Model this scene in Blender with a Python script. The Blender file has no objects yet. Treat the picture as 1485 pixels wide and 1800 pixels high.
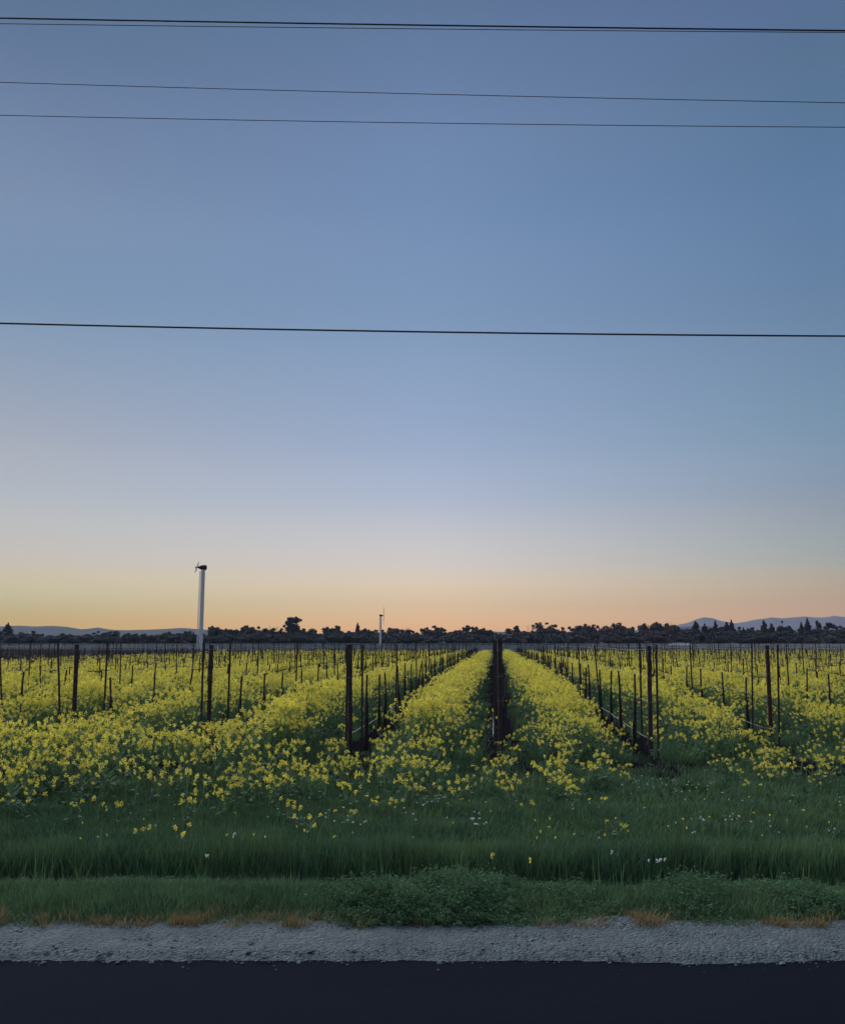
import bpy, math, random
import numpy as np
from mathutils import Vector, Matrix, Euler, noise

S = bpy.context.scene
COL = S.collection
R = math.radians
rng = np.random.default_rng(7)
random.seed(7)

# ------------------------------------------------------------------ camera
TILT = R(8.2); FPX = 1600.0; CAMZ = 1.8
cam = bpy.data.cameras.new('camera')
camo = bpy.data.objects.new('camera', cam)
COL.objects.link(camo)
cam.sensor_fit = 'HORIZONTAL'; cam.sensor_width = 36.0; cam.lens = 36.0 * FPX / 1485.0
cam.clip_start = 0.1; cam.clip_end = 20000
camo.location = (0, 0, CAMZ)
camo.rotation_euler = (math.pi / 2 + TILT, 0, 0)
S.camera = camo

# ------------------------------------------------------------------ dusk sky
SUN_EL, SUN_AZ = R(38), R(-24)       # soft dusk glow comes from the front left


def lin(c):
    return tuple((v / 255 / 12.92) if v / 255 <= .04045 else ((v / 255 + .055) / 1.055) ** 2.4 for v in c)


W = bpy.data.worlds.new('World'); S.world = W; W.use_nodes = True
nt = W.node_tree; N = nt.nodes; L = nt.links
bg = N['Background']
tc = N.new('ShaderNodeTexCoord'); sep = N.new('ShaderNodeSeparateXYZ')
L.new(tc.outputs['Generated'], sep.inputs[0])


def mth(tree, op, a, b=None, c=None, clamp=False):
    n = tree.nodes.new('ShaderNodeMath'); n.operation = op; n.use_clamp = clamp
    for i, v in enumerate((a, b, c)):
        if v is None: continue
        if isinstance(v, (int, float)): n.inputs[i].default_value = v
        else: tree.links.new(v, n.inputs[i])
    return n.outputs[0]


asin = mth(nt, 'ARCSINE', sep.outputs['Z'])
elev = mth(nt, 'MULTIPLY', asin, 1 / R(60), clamp=True)      # 0..60 degrees of height
SKY = {  # height in degrees: colour to the left, ahead, to the right
    0.0: ((247.0, 191.0, 15.7), (278.7, 193.5, 75.1), (220.4, 162.4, 64.6)),
    1.3: ((234.6, 195.1, 29.9), (278.4, 213.0, 123.2), (230.7, 174.4, 97.4)),
    2.4: ((229.5, 212.8, 130.4), (265.9, 223.1, 156.6), (217.8, 174.9, 113.6)),
    4.6: ((215.0, 205.3, 185.1), (235.4, 220.5, 204.2), (175.2, 175.6, 162.7)),
    8.2: ((188.4, 192.7, 196.3), (192.5, 198.3, 212.8), (144.7, 157.0, 171.8)),
    11.8: ((169.4, 175.5, 188.7), (162.4, 178.9, 208.2), (123.3, 151.3, 175.3)),
    18.8: ((129.5, 153.7, 181.8), (133.3, 158.4, 192.0), (104.2, 133.5, 166.2)),
    25.6: ((122.9, 143.6, 173.9), (117.4, 145.0, 183.8), (90.9, 124.2, 161.6)),
    31.8: ((101.9, 124.0, 156.8), (108.6, 133.8, 172.3), (85.7, 114.8, 147.4)),
    37.2: ((86.9, 112.3, 142.0), (94.3, 119.1, 154.9), (85.8, 108.2, 148.3)),
    60.0: ((86, 106, 140), (83, 103, 139), (77, 97, 130)),
}


SKYGAIN = 1.6


def ramp(i):
    r = N.new('ShaderNodeValToRGB'); cr = r.color_ramp; cr.interpolation = 'CARDINAL'
    ks = sorted(SKY)
    cr.elements[0].position = 0; cr.elements[0].color = (*(v / SKYGAIN for v in lin(SKY[ks[0]][i])), 1)
    cr.elements[1].position = 1; cr.elements[1].color = (*(v / SKYGAIN for v in lin(SKY[ks[-1]][i])), 1)
    for k in ks[1:-1]:
        e = cr.elements.new(k / 60); e.color = (*(v / SKYGAIN for v in lin(SKY[k][i])), 1)
    L.new(elev, r.inputs[0]); return r.outputs[0]


# sine of the azimuth, -0.42 at the left of the view, +0.42 at its right
hl = mth(nt, 'SQRT', mth(nt, 'ADD', mth(nt, 'POWER', sep.outputs['X'], 2), mth(nt, 'ADD', mth(nt, 'MULTIPLY', sep.outputs['Y'], sep.outputs['Y']), 1e-6)))
xx = mth(nt, 'SQRT', mth(nt, 'ADD', mth(nt, 'MULTIPLY', sep.outputs['X'], sep.outputs['X']), mth(nt, 'ADD', mth(nt, 'MULTIPLY', sep.outputs['Y'], sep.outputs['Y']), 1e-6)))
saz = mth(nt, 'DIVIDE', sep.outputs['X'], xx)
fl = mth(nt, 'MULTIPLY', saz, -1 / .42, clamp=True)
fr = mth(nt, 'POWER', mth(nt, 'MULTIPLY', saz, 1 / .42, clamp=True), 1.25)


def mixc(tree, f, a, b, mode='MIX'):
    n = tree.nodes.new('ShaderNodeMix'); n.data_type = 'RGBA'; n.blend_type = mode
    for s, v in ((n.inputs[0], f), (n.inputs[6], a), (n.inputs[7], b)):
        if isinstance(v, (int, float)): s.default_value = v
        elif isinstance(v, tuple): s.default_value = (*v[:3], 1)
        else: tree.links.new(v, s)
    return n.outputs[2]


grad = mixc(nt, fr, mixc(nt, fl, ramp(1), ramp(0)), ramp(2))
sky = N.new('ShaderNodeTexSky'); sky.sky_type = 'NISHITA'; sky.sun_disc = False
sky.sun_elevation = R(-2.0); sky.sun_rotation = SUN_AZ; sky.dust_density = 1.0; sky.ozone_density = 1.5
skyc = mixc(nt, 1.0, sky.outputs[0], (.75, .75, .75), 'MULTIPLY')
L.new(mixc(nt, 0.10, grad, skyc), bg.inputs['Color'])
bg.inputs['Strength'].default_value = SKYGAIN

sun = bpy.data.lights.new('sun', 'SUN')
suno = bpy.data.objects.new('sun', sun); COL.objects.link(suno)
sun.energy = 3.0; sun.angle = R(70); sun.color = (0.97, 0.97, 1.0)
sd = Vector((math.sin(SUN_AZ) * math.cos(SUN_EL), math.cos(SUN_AZ) * math.cos(SUN_EL), math.sin(SUN_EL)))
suno.rotation_euler = sd.to_track_quat('Z', 'Y').to_euler(); suno.location = (0, 0, 60)

S.view_settings.view_transform = 'Standard'; S.view_settings.look = 'None'
S.view_settings.exposure = 0.0; S.view_settings.gamma = 1.0
S.render.engine = 'CYCLES'
S.cycles.max_bounces = 5; S.cycles.diffuse_bounces = 3; S.cycles.transmission_bounces = 3
S.cycles.volume_bounces = 0

# ------------------------------------------------------------------ helpers
TA = math.tan(R(4.58))          # the vineyard rows run 4.6 degrees to the right of the view
ROW = 2.44                      # row spacing
GZ = -0.10                      # field level


def at(x, y, Y):
    """point at distance Y ahead that the photo shows at x, y (photo pixels)"""
    a, b = (x - 742.5) / FPX, (900 - y) / FPX
    dy = math.cos(TILT) - b * math.sin(TILT); dz = math.sin(TILT) + b * math.cos(TILT)
    k = Y / dy
    return Vector((a * k, Y, CAMZ + dz * k))


def tag(o, label=None, cat=None, group=None, kind=None):
    if label: o['label'] = label
    if cat: o['category'] = cat
    if group: o['group'] = group
    if kind: o['kind'] = kind
    return o


def empty(name, loc, rz=0):
    o = bpy.data.objects.new(name, None); COL.objects.link(o)
    o.location = loc; o.rotation_euler = (0, 0, rz); o.empty_display_size = .2
    return o


def copy_tree(o, parent=None):
    c = o.copy(); COL.objects.link(c); c.parent = parent
    for ch in list(o.children):
        copy_tree(ch, c)
    return c


class MB:
    """collects shapes, built as one mesh object"""
    def __init__(s): s.v = []; s.f = []; s.m = []

    def add(s, vs, fs, m=0):
        o = len(s.v); s.v += [tuple(v) for v in vs]
        s.f += [tuple(i + o for i in f) for f in fs]; s.m += [m] * len(fs)

    def tube(s, pts, rad, n=6, m=0, caps=True):
        pts = [Vector(p) for p in pts]
        if not hasattr(rad, '__len__'): rad = [rad] * len(pts)
        vs = []; up0 = Vector((0, 0, 1))
        for i, p in enumerate(pts):
            d = (pts[min(i + 1, len(pts) - 1)] - pts[max(i - 1, 0)]).normalized()
            a = d.cross(up0 if abs(d.z) < .95 else Vector((0, 1, 0))).normalized(); b = d.cross(a)
            for k in range(n):
                t = 2 * math.pi * k / n
                vs.append(p + (a * math.cos(t) + b * math.sin(t)) * rad[i])
        fs = []
        for i in range(len(pts) - 1):
            for k in range(n):
                k2 = (k + 1) % n
                fs.append((i * n + k, i * n + k2, (i + 1) * n + k2, (i + 1) * n + k))
        if caps:
            fs.append(tuple(range(n - 1, -1, -1))); fs.append(tuple((len(pts) - 1) * n + k for k in range(n)))
        s.add(vs, fs, m)

    def box(s, c, d, m=0, rot=None):
        vs = []
        for x in (-.5, .5):
            for y in (-.5, .5):
                for z in (-.5, .5):
                    v = Vector((x * d[0], y * d[1], z * d[2]))
                    if rot: v = rot @ v
                    vs.append(v + Vector(c))
        s.add(vs, [(0, 1, 3, 2), (4, 6, 7, 5), (0, 4, 5, 1), (2, 3, 7, 6), (0, 2, 6, 4), (1, 5, 7, 3)], m)

    def build(s, name, mats, parent=None, smooth=False):
        me = bpy.data.meshes.new(name); me.from_pydata(s.v, [], s.f); me.update()
        mats = mats if isinstance(mats, (list, tuple)) else [mats]
        for m in mats: me.materials.append(m)
        if len(mats) > 1: me.polygons.foreach_set('material_index', s.m)
        if smooth: me.polygons.foreach_set('use_smooth', [True] * len(s.f))
        o = bpy.data.objects.new(name, me); COL.objects.link(o); o.parent = parent
        return o


def np_mesh(name, verts, nper, mats, midx=None, link=True):
    """mesh of separate faces, nper corners each; verts (F*nper,3)"""
    verts = np.asarray(verts, dtype=np.float32).reshape(-1, 3); F = len(verts) // nper
    me = bpy.data.meshes.new(name)
    me.vertices.add(len(verts)); me.vertices.foreach_set('co', verts.ravel())
    me.loops.add(len(verts)); me.loops.foreach_set('vertex_index', np.arange(len(verts), dtype=np.int32))
    me.polygons.add(F); me.polygons.foreach_set('loop_start', np.arange(0, F * nper, nper, dtype=np.int32))
    me.polygons.foreach_set('loop_total', np.full(F, nper, dtype=np.int32))
    for m in (mats if isinstance(mats, (list, tuple)) else [mats]): me.materials.append(m)
    if midx is not None: me.polygons.foreach_set('material_index', np.asarray(midx, dtype=np.int32))
    me.update(calc_edges=True)
    o = bpy.data.objects.new(name, me)
    if link: COL.objects.link(o)
    return o


def rand_dirs(n, g=None):
    g = g or rng
    v = g.normal(size=(n, 3)); return v / np.linalg.norm(v, axis=1, keepdims=True)


def quads(cent, size, g=None, flat=0.0, aspect=1.0):
    """randomly turned quads (N*4,3) at cent"""
    g = g or rng
    n = len(cent); a = rand_dirs(n, g); a[:, 2] *= (1 - flat); a /= np.linalg.norm(a, axis=1, keepdims=True)
    b = np.cross(a, rand_dirs(n, g)); b /= np.linalg.norm(b, axis=1, keepdims=True) + 1e-9
    size = np.broadcast_to(np.asarray(size, float), (n,))[:, None]
    a = a * size * aspect; b = b * size
    c = np.asarray(cent)
    return np.stack([c - a * .5 - b * .1, c + b * .5 - a * .05, c + a * .5 + b * .1, c - b * .5 + a * .05], 1).reshape(-1, 3)


# ------------------------------------------------------------------ materials
def mat(name, base, rough=.8, var=None, scale=8.0, bump=0.0, trans=0.0, spec=.3, inst=0.0, detail=4, metallic=0, bscale=None, world=False):
    m = bpy.data.materials.new(name); m.use_nodes = True; t = m.node_tree
    p = t.nodes['Principled BSDF']
    p.inputs['Roughness'].default_value = rough
    p.inputs['Specular IOR Level'].default_value = spec
    p.inputs['Metallic'].default_value = metallic
    c = None
    if var is not None:
        tx = t.nodes.new('ShaderNodeTexCoord'); nz = t.nodes.new('ShaderNodeTexNoise')
        nz.inputs['Scale'].default_value = scale; nz.inputs['Detail'].default_value = detail
        if world:
            ge = t.nodes.new('ShaderNodeNewGeometry'); t.links.new(ge.outputs['Position'], nz.inputs['Vector'])
        else: t.links.new(tx.outputs['Object'], nz.inputs['Vector'])
        rp = t.nodes.new('ShaderNodeMapRange'); rp.inputs[1].default_value = .35; rp.inputs[2].default_value = .65
        t.links.new(nz.outputs[0], rp.inputs[0])
        c = mixc(t, rp.outputs[0], tuple(base), tuple(var))
    if inst > 0:
        oi = t.nodes.new('ShaderNodeObjectInfo')
        hs = t.nodes.new('ShaderNodeHueSaturation')
        vv = mth(t, 'MULTIPLY_ADD', oi.outputs['Random'], 2 * inst, 1 - inst)
        hh = mth(t, 'MULTIPLY_ADD', mth(t, 'FRACT', mth(t, 'MULTIPLY', oi.outputs['Random'], 7.31)), .05 * inst, .5 - .025 * inst)
        t.links.new(vv, hs.inputs['Value']); t.links.new(hh, hs.inputs['Hue'])
        if c is None: hs.inputs['Color'].default_value = (*base, 1)
        else: t.links.new(c, hs.inputs['Color'])
        c = hs.outputs[0]
    if c is None: p.inputs['Base Color'].default_value = (*base, 1)
    else: t.links.new(c, p.inputs['Base Color'])
    if bump > 0:
        nb = t.nodes.new('ShaderNodeTexNoise'); nb.inputs['Scale'].default_value = bscale or scale * 3; nb.inputs['Detail'].default_value = 5
        ge = t.nodes.new('ShaderNodeNewGeometry'); t.links.new(ge.outputs['Position'], nb.inputs['Vector'])
        bp = t.nodes.new('ShaderNodeBump'); bp.inputs['Strength'].default_value = bump; bp.inputs['Distance'].default_value = .03
        t.links.new(nb.outputs[0], bp.inputs['Height']); t.links.new(bp.outputs[0], p.inputs['Normal'])
    if trans > 0:
        tr = t.nodes.new('ShaderNodeBsdfTranslucent'); mx = t.nodes.new('ShaderNodeMixShader'); mx.inputs[0].default_value = trans
        if c is None: tr.inputs[0].default_value = (*base, 1)
        else: t.links.new(c, tr.inputs[0])
        t.links.new(p.outputs[0], mx.inputs[1]); t.links.new(tr.outputs[0], mx.inputs[2])
        t.links.new(mx.outputs[0], t.nodes['Material Output'].inputs[0])
    return m


M = {}
M['petal'] = mat('petal', (.90, .79, .13), .6, trans=.48, spec=.2, inst=.16)
M['stem'] = mat('stem', (.20, .30, .12), .6, trans=.2, spec=.2, inst=.2)
M['leaf'] = mat('mustard_leaf', (.09, .165, .09), .6, trans=.25, spec=.12, inst=.3)
M['grass'] = mat('grass', (.120, .210, .110), .6, (.175, .265, .120), .9, world=True, trans=.12, spec=.06, inst=.4)
M['weed'] = mat('weed', (.105, .190, .095), .8, trans=.3, spec=.05, inst=.4)
M['dry'] = mat('dry_grass', (.30, .23, .11), .7, trans=.2, spec=.15, inst=.35)
M['white_petal'] = mat('white_petal', (.8, .8, .78), .6, trans=.3)
M['rust'] = mat('rusted_steel', (.045, .027, .027), .75, (.085, .036, .030), 9, .3, spec=.25)
M['rust_dark'] = mat('weathered_steel', (.046, .036, .042), .8, (.082, .055, .055), 9, .3, spec=.15)
M['steel'] = mat('dark_steel', (.038, .033, .040), .7, (.066, .050, .052), 12, spec=.3)
M['bark'] = mat('vine_bark', (.036, .030, .034), .9, (.062, .049, .050), 20, .4, spec=.1, bscale=60)
M['wire'] = mat('galvanised_wire', (.16, .16, .17), .5, spec=.4)
M['hose'] = mat('drip_hose', (.10, .10, .11), .5, spec=.3)  # black hose, the grey of its glint put into the base colour
M['cable'] = mat('black_cable', (.018, .018, .022), .5)
M['white_steel'] = mat('white_painted_steel', (.80, .80, .80), .5, (.72, .72, .73), 3)
M['dark_metal'] = mat('dark_metal', (.05, .04, .045), .5)
M['cane'] = mat('dormant_cane', (.42, .44, .46), .8, (.22, .24, .26), .5, spec=.2, world=True)
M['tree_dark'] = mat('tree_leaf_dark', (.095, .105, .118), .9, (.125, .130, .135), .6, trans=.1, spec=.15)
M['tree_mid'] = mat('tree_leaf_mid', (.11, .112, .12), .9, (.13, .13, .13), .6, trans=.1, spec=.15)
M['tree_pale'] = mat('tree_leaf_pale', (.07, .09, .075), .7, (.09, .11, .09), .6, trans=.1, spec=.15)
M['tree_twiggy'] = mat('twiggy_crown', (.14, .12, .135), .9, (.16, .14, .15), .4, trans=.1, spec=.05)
M['tree_bark'] = mat('tree_bark', (.05, .042, .04), .9, (.07, .06, .055), 3, spec=.1)
M['twig'] = mat('bare_twig', (.11, .085, .085), .9, spec=.1)
M['house_white'] = mat('painted_boards', (.55, .56, .57), .7, (.48, .49, .5), 3)
M['house_blue'] = mat('grey_blue_boards', (.16, .20, .24), .7, (.13, .17, .2), 3)
M['roof'] = mat('metal_roof', (.36, .38, .40), .5, (.30, .32, .34), 2)
M['window_dark'] = mat('dark_glass', (.03, .035, .04), .15, spec=.5)


# ground: soil under the vines, dim green between, green verge
def ground_mat():
    m = bpy.data.materials.new('field_soil'); m.use_nodes = True; t = m.node_tree; p = t.nodes['Principled BSDF']
    p.inputs['Roughness'].default_value = 1; p.inputs['Specular IOR Level'].default_value = 0
    ge = t.nodes.new('ShaderNodeNewGeometry'); sp = t.nodes.new('ShaderNodeSeparateXYZ'); t.links.new(ge.outputs['Position'], sp.inputs[0])

    def nz(sc, det=5):
        n = t.nodes.new('ShaderNodeTexNoise'); n.inputs['Scale'].default_value = sc; n.inputs['Detail'].default_value = det
        t.links.new(ge.outputs['Position'], n.inputs['Vector']); return n.outputs[0]
    u = mth(t, 'SUBTRACT', sp.outputs['X'], mth(t, 'MULTIPLY', sp.outputs['Y'], TA))
    fr_ = mth(t, 'FRACT', mth(t, 'MULTIPLY_ADD', u, 1 / ROW, .5 - .05 / ROW + 1000))
    dist = mth(t, 'MULTIPLY', mth(t, 'ABSOLUTE', mth(t, 'SUBTRACT', fr_, .5)), ROW)
    n1 = nz(2.2); n2 = nz(18); n3 = nz(.35)
    edge = mth(t, 'ADD', dist, mth(t, 'MULTIPLY_ADD', n1, .6, -.3))
    mr = t.nodes.new('ShaderNodeMapRange'); mr.inputs[1].default_value = .45; mr.inputs[2].default_value = .75
    t.links.new(edge, mr.inputs[0])
    soil = mixc(t, n2, (.006, .0055, .0085), (.020, .018, .024))
    green = mixc(t, n2, (.014, .026, .015), (.036, .058, .032))
    field = mixc(t, mr.outputs[0], soil, green)
    # the headland and verge are green with bare patches of soil
    mr2 = t.nodes.new('ShaderNodeMapRange'); mr2.inputs[1].default_value = 13.2; mr2.inputs[2].default_value = 15.0
    t.links.new(mth(t, 'MULTIPLY_ADD', n3, 3, sp.outputs['Y']), mr2.inputs[0])
    near = mixc(t, mth(t, 'MULTIPLY', n1, .6), green, soil)
    c = mixc(t, mr2.outputs[0], near, field)
    far = t.nodes.new('ShaderNodeMapRange'); far.inputs[1].default_value = 112; far.inputs[2].default_value = 118
    t.links.new(sp.outputs['Y'], far.inputs[0])
    farc = mixc(t, nz(.03), (.05, .062, .045), (.08, .082, .065))
    c = mixc(t, far.outputs[0], c, farc)
    t.links.new(c, p.inputs['Base Color'])
    bp = t.nodes.new('ShaderNodeBump'); bp.inputs['Strength'].default_value = .8; bp.inputs['Distance'].default_value = .05
    t.links.new(nz(14, 8), bp.inputs['Height']); t.links.new(bp.outputs[0], p.inputs['Normal'])
    return m


M['ground'] = ground_mat()


def road_mat():
    m = bpy.data.materials.new('asphalt'); m.use_nodes = True; t = m.node_tree; p = t.nodes['Principled BSDF']
    p.inputs['Roughness'].default_value = 1.0; p.inputs['Specular IOR Level'].default_value = .04
    ge = t.nodes.new('ShaderNodeNewGeometry'); mp = t.nodes.new('ShaderNodeMapping'); mp.inputs['Scale'].default_value = (.25, 1, 1)
    t.links.new(ge.outputs['Position'], mp.inputs[0])

    def nz(sc, det, vec):
        n = t.nodes.new('ShaderNodeTexNoise'); n.inputs['Scale'].default_value = sc; n.inputs['Detail'].default_value = det
        t.links.new(vec, n.inputs['Vector']); return n.outputs[0]
    big = nz(1.6, 4, mp.outputs[0]); grain = nz(170, 3, ge.outputs['Position'])
    c = mixc(t, big, (.0018, .0038, .0098), (.0058, .0092, .0195))
    vo = t.nodes.new('ShaderNodeTexVoronoi'); vo.inputs['Scale'].default_value = 120; t.links.new(ge.outputs['Position'], vo.inputs['Vector'])
    c = mixc(t, mth(t, 'MULTIPLY', grain, .5), c, (.012, .016, .025))
    t.links.new(c, p.inputs['Base Color'])
    bp = t.nodes.new('ShaderNodeBump'); bp.inputs['Strength'].default_value = .6; bp.inputs['Distance'].default_value = .006
    t.links.new(vo.outputs['Distance'], bp.inputs['Height']); t.links.new(bp.outputs[0], p.inputs['Normal'])
    return m


M['road'] = road_mat()


def gravel_mat():
    m = bpy.data.materials.new('gravel_grey'); m.use_nodes = True; t = m.node_tree; p = t.nodes['Principled BSDF']
    p.inputs['Roughness'].default_value = .9; p.inputs['Specular IOR Level'].default_value = .2
    ge = t.nodes.new('ShaderNodeNewGeometry')
    vo = t.nodes.new('ShaderNodeTexVoronoi'); vo.inputs['Scale'].default_value = 55; t.links.new(ge.outputs['Position'], vo.inputs['Vector'])
    nz = t.nodes.new('ShaderNodeTexNoise'); nz.inputs['Scale'].default_value = 5; nz.inputs['Detail'].default_value = 6; t.links.new(ge.outputs['Position'], nz.inputs['Vector'])
    sp = t.nodes.new('ShaderNodeSeparateColor'); t.links.new(vo.outputs['Color'], sp.inputs[0])
    c = mixc(t, sp.outputs[0], (.074, .094, .100), (.155, .186, .192))
    mr = t.nodes.new('ShaderNodeMapRange'); mr.inputs[1].default_value = .3; mr.inputs[2].default_value = .7; t.links.new(nz.outputs[0], mr.inputs[0])
    c = mixc(t, mth(t, 'MULTIPLY', mr.outputs[0], .65), c, (.062, .078, .082))
    t.links.new(c, p.inputs['Base Color'])
    bp = t.nodes.new('ShaderNodeBump'); bp.inputs['Strength'].default_value = .8; bp.inputs['Distance'].default_value = .015
    t.links.new(vo.outputs['Distance'], bp.inputs['Height']); bp.invert = True; t.links.new(bp.outputs[0], p.inputs['Normal'])
    return m


M['gravel'] = gravel_mat()
M['stone'] = mat('stone', (.09, .115, .125), .9, (.17, .20, .215), 20, inst=.4)
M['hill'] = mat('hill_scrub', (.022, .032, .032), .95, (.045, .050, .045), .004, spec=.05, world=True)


# ------------------------------------------------------------------ terrain
def nse(x, y, s, seed=0.0):
    return noise.noise(Vector((x * s, y * s, seed)))


def gz(x, y):
    """ground height"""
    pts = [(-1e5, -.03), (5.2, -.03), (5.6, 0.0), (6.9, -.03), (7.3, -.12), (7.75, -.60), (8.22, -.60), (8.5, -.27), (10.5, -.20), (14, GZ), (1e6, GZ)]
    w = 0.12 * math.sin(x * .55) + .1 * math.sin(x * 1.3 + 1) if 6.2 < y < 9.5 else 0
    yy = y + w
    for (a, za), (b, zb) in zip(pts, pts[1:]):
        if yy <= b:
            f = (yy - a) / (b - a); f = f * f * (3 - 2 * f) if 5.7 < a < 8.4 else f
            z = za + (zb - za) * f; break
    if 6.3 < y < 130 and abs(x) < 80: z += .03 * nse(x, y, .7) + .015 * nse(x, y, 2.4, 3)
    return z


xs = sorted(set([-7000, -4000, -2000, -900, -400, -200, -120, -80] + list(np.round(np.arange(-60, 60.1, 1.0), 3)) + list(np.round(np.arange(-10, 10.01, .2), 3)) + [80, 120, 200, 400, 900, 2000, 4000, 7000]))
ys = sorted(set([-7000, -2000, -500, -100, -20, 0, 4, 5.0, 5.3] + list(np.round(np.arange(5.6, 16, .15), 3)) + list(np.round(np.arange(16, 40, .5), 2)) + list(range(40, 130, 3)) + [150, 200, 300, 500, 900, 1500, 3000, 5000, 7000]))
b = MB(); b.v = [(x, y, gz(x, y)) for y in ys for x in xs]
nx = len(xs)
b.f = [(j * nx + i, j * nx + i + 1, (j + 1) * nx + i + 1, (j + 1) * nx + i) for j in range(len(ys) - 1) for i in range(nx - 1)]
b.m = [0] * len(b.f)
tag(b.build('ground', M['ground'], smooth=True), kind='structure')

# road and its gravel shoulder
b = MB(); b.add([(-300, -3, .004), (300, -3, .004), (300, 5.56, .004), (-300, 5.56, .004)], [(0, 1, 2, 3)])
tag(b.build('road', M['road']), kind='structure')


def edge_near(x):
    return 5.50 + .025 * nse(x, 0, 2.1, 7) + .02 * nse(x, 0, 9, 8) + .012 * nse(x, 0, 27, 9) - (.05 if .9 < x < 2.2 else 0) * max(0, math.sin((x - .9) / 1.3 * math.pi))


def edge_far(x):
    return 6.08 + .035 * nse(x, 0, .8, 17) + .03 * nse(x, 0, 4, 18) + .02 * nse(x, 0, 15, 19)


gx = list(np.arange(-14, 14.01, .04)); gxx = [-300, -60] + gx + [60, 300]
b = MB(); nj = 15
for x in gxx:
    y0, y1 = edge_near(x), edge_far(x) + .12
    for j in range(nj):
        f = j / (nj - 1); y = y0 + (y1 - y0) * f
        h = .006 + .022 * min(1, f * 5) + .012 * nse(x, y, 3, 4) * min(1, f * 4) + .006 * nse(x, y, 12, 5)
        if 0.95 < x < 1.5 and f > .75: h += .018 * (f - .75) / .25 * math.sin((x - .95) / .55 * math.pi)
        b.v.append((x, y, max(h, .002 if f == 0 else .008)))
b.f = [(i * nj + j, (i + 1) * nj + j, (i + 1) * nj + j + 1, i * nj + j + 1) for i in range(len(gxx) - 1) for j in range(nj - 1)]
b.m = [0] * len(b.f)
tag(b.build('gravel_shoulder', M['gravel'], smooth=True), kind='structure')


# ------------------------------------------------------------------ scattering (stuff only)
def scatter(name, P, rot, scl, idx, templates):
    me = bpy.data.meshes.new(name); n = len(P)
    me.vertices.add(n); me.vertices.foreach_set('co', np.asarray(P, np.float32).ravel())
    for nm, arr in (('rot', rot), ('scl', scl)):
        a = me.attributes.new(nm, 'FLOAT_VECTOR', 'POINT'); a.data.foreach_set('vector', np.asarray(arr, np.float32).ravel())
    a = me.attributes.new('idx', 'INT', 'POINT'); a.data.foreach_set('value', np.asarray(idx, np.int32))
    o = bpy.data.objects.new(name, me); COL.objects.link(o)
    g = bpy.data.node_groups.new(name + '_nodes', 'GeometryNodeTree')
    g.interface.new_socket('Geometry', in_out='INPUT', socket_type='NodeSocketGeometry')
    g.interface.new_socket('Geometry', in_out='OUTPUT', socket_type='NodeSocketGeometry')
    gi = g.nodes.new('NodeGroupInput'); go = g.nodes.new('NodeGroupOutput')
    ip = g.nodes.new('GeometryNodeInstanceOnPoints'); jn = g.nodes.new('GeometryNodeJoinGeometry')
    for tpl in reversed(templates):      # the join lists its inputs last link first
        oi = g.nodes.new('GeometryNodeObjectInfo'); oi.inputs['Object'].default_value = tpl; oi.inputs['As Instance'].default_value = True
        g.links.new(oi.outputs['Geometry'], jn.inputs[0])

    def na(nm, ty):
        a = g.nodes.new('GeometryNodeInputNamedAttribute'); a.data_type = ty; a.inputs['Name'].default_value = nm
        return [s for s in a.outputs if s.enabled and s.name == 'Attribute'][0]
    g.links.new(gi.outputs[0], ip.inputs['Points']); g.links.new(jn.outputs[0], ip.inputs['Instance'])
    ip.inputs['Pick Instance'].default_value = True
    g.links.new(na('idx', 'INT'), ip.inputs['Instance Index'])
    e2r = g.nodes.new('FunctionNodeEulerToRotation'); g.links.new(na('rot', 'FLOAT_VECTOR'), e2r.inputs[0]); g.links.new(e2r.outputs[0], ip.inputs['Rotation'])
    g.links.new(na('scl', 'FLOAT_VECTOR'), ip.inputs['Scale'])
    g.links.new(ip.outputs[0], go.inputs[0])
    o.modifiers.new('scatter', 'NODES').node_group = g
    return o


def blade_tris(base, tip, w, g):
    """thin blades as tapered, bent quads pairs -> triangles"""
    n = len(base); d = tip - base
    s = np.cross(d, np.array([0, 0, 1.0])[None] + .3 * g.normal(size=(n, 3))); s /= np.linalg.norm(s, axis=1, keepdims=True) + 1e-9
    s *= np.broadcast_to(w, (n,))[:, None] * .5
    mid = base + d * .55 + np.array([0, 0, .12])[None] * np.linalg.norm(d, axis=1, keepdims=True)
    q1 = np.stack([base - s, base + s, mid + s * .8], 1); q2 = np.stack([base - s, mid + s * .8, mid - s * .8], 1); q3 = np.stack([mid - s * .8, mid + s * .8, tip], 1)
    return np.concatenate([q1, q2, q3], 0).reshape(-1, 3)


def to_tris(q):
    q = q.reshape(-1, 4, 3); return np.concatenate([q[:, [0, 1, 2]], q[:, [0, 2, 3]]], 0).reshape(-1, 3)


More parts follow.
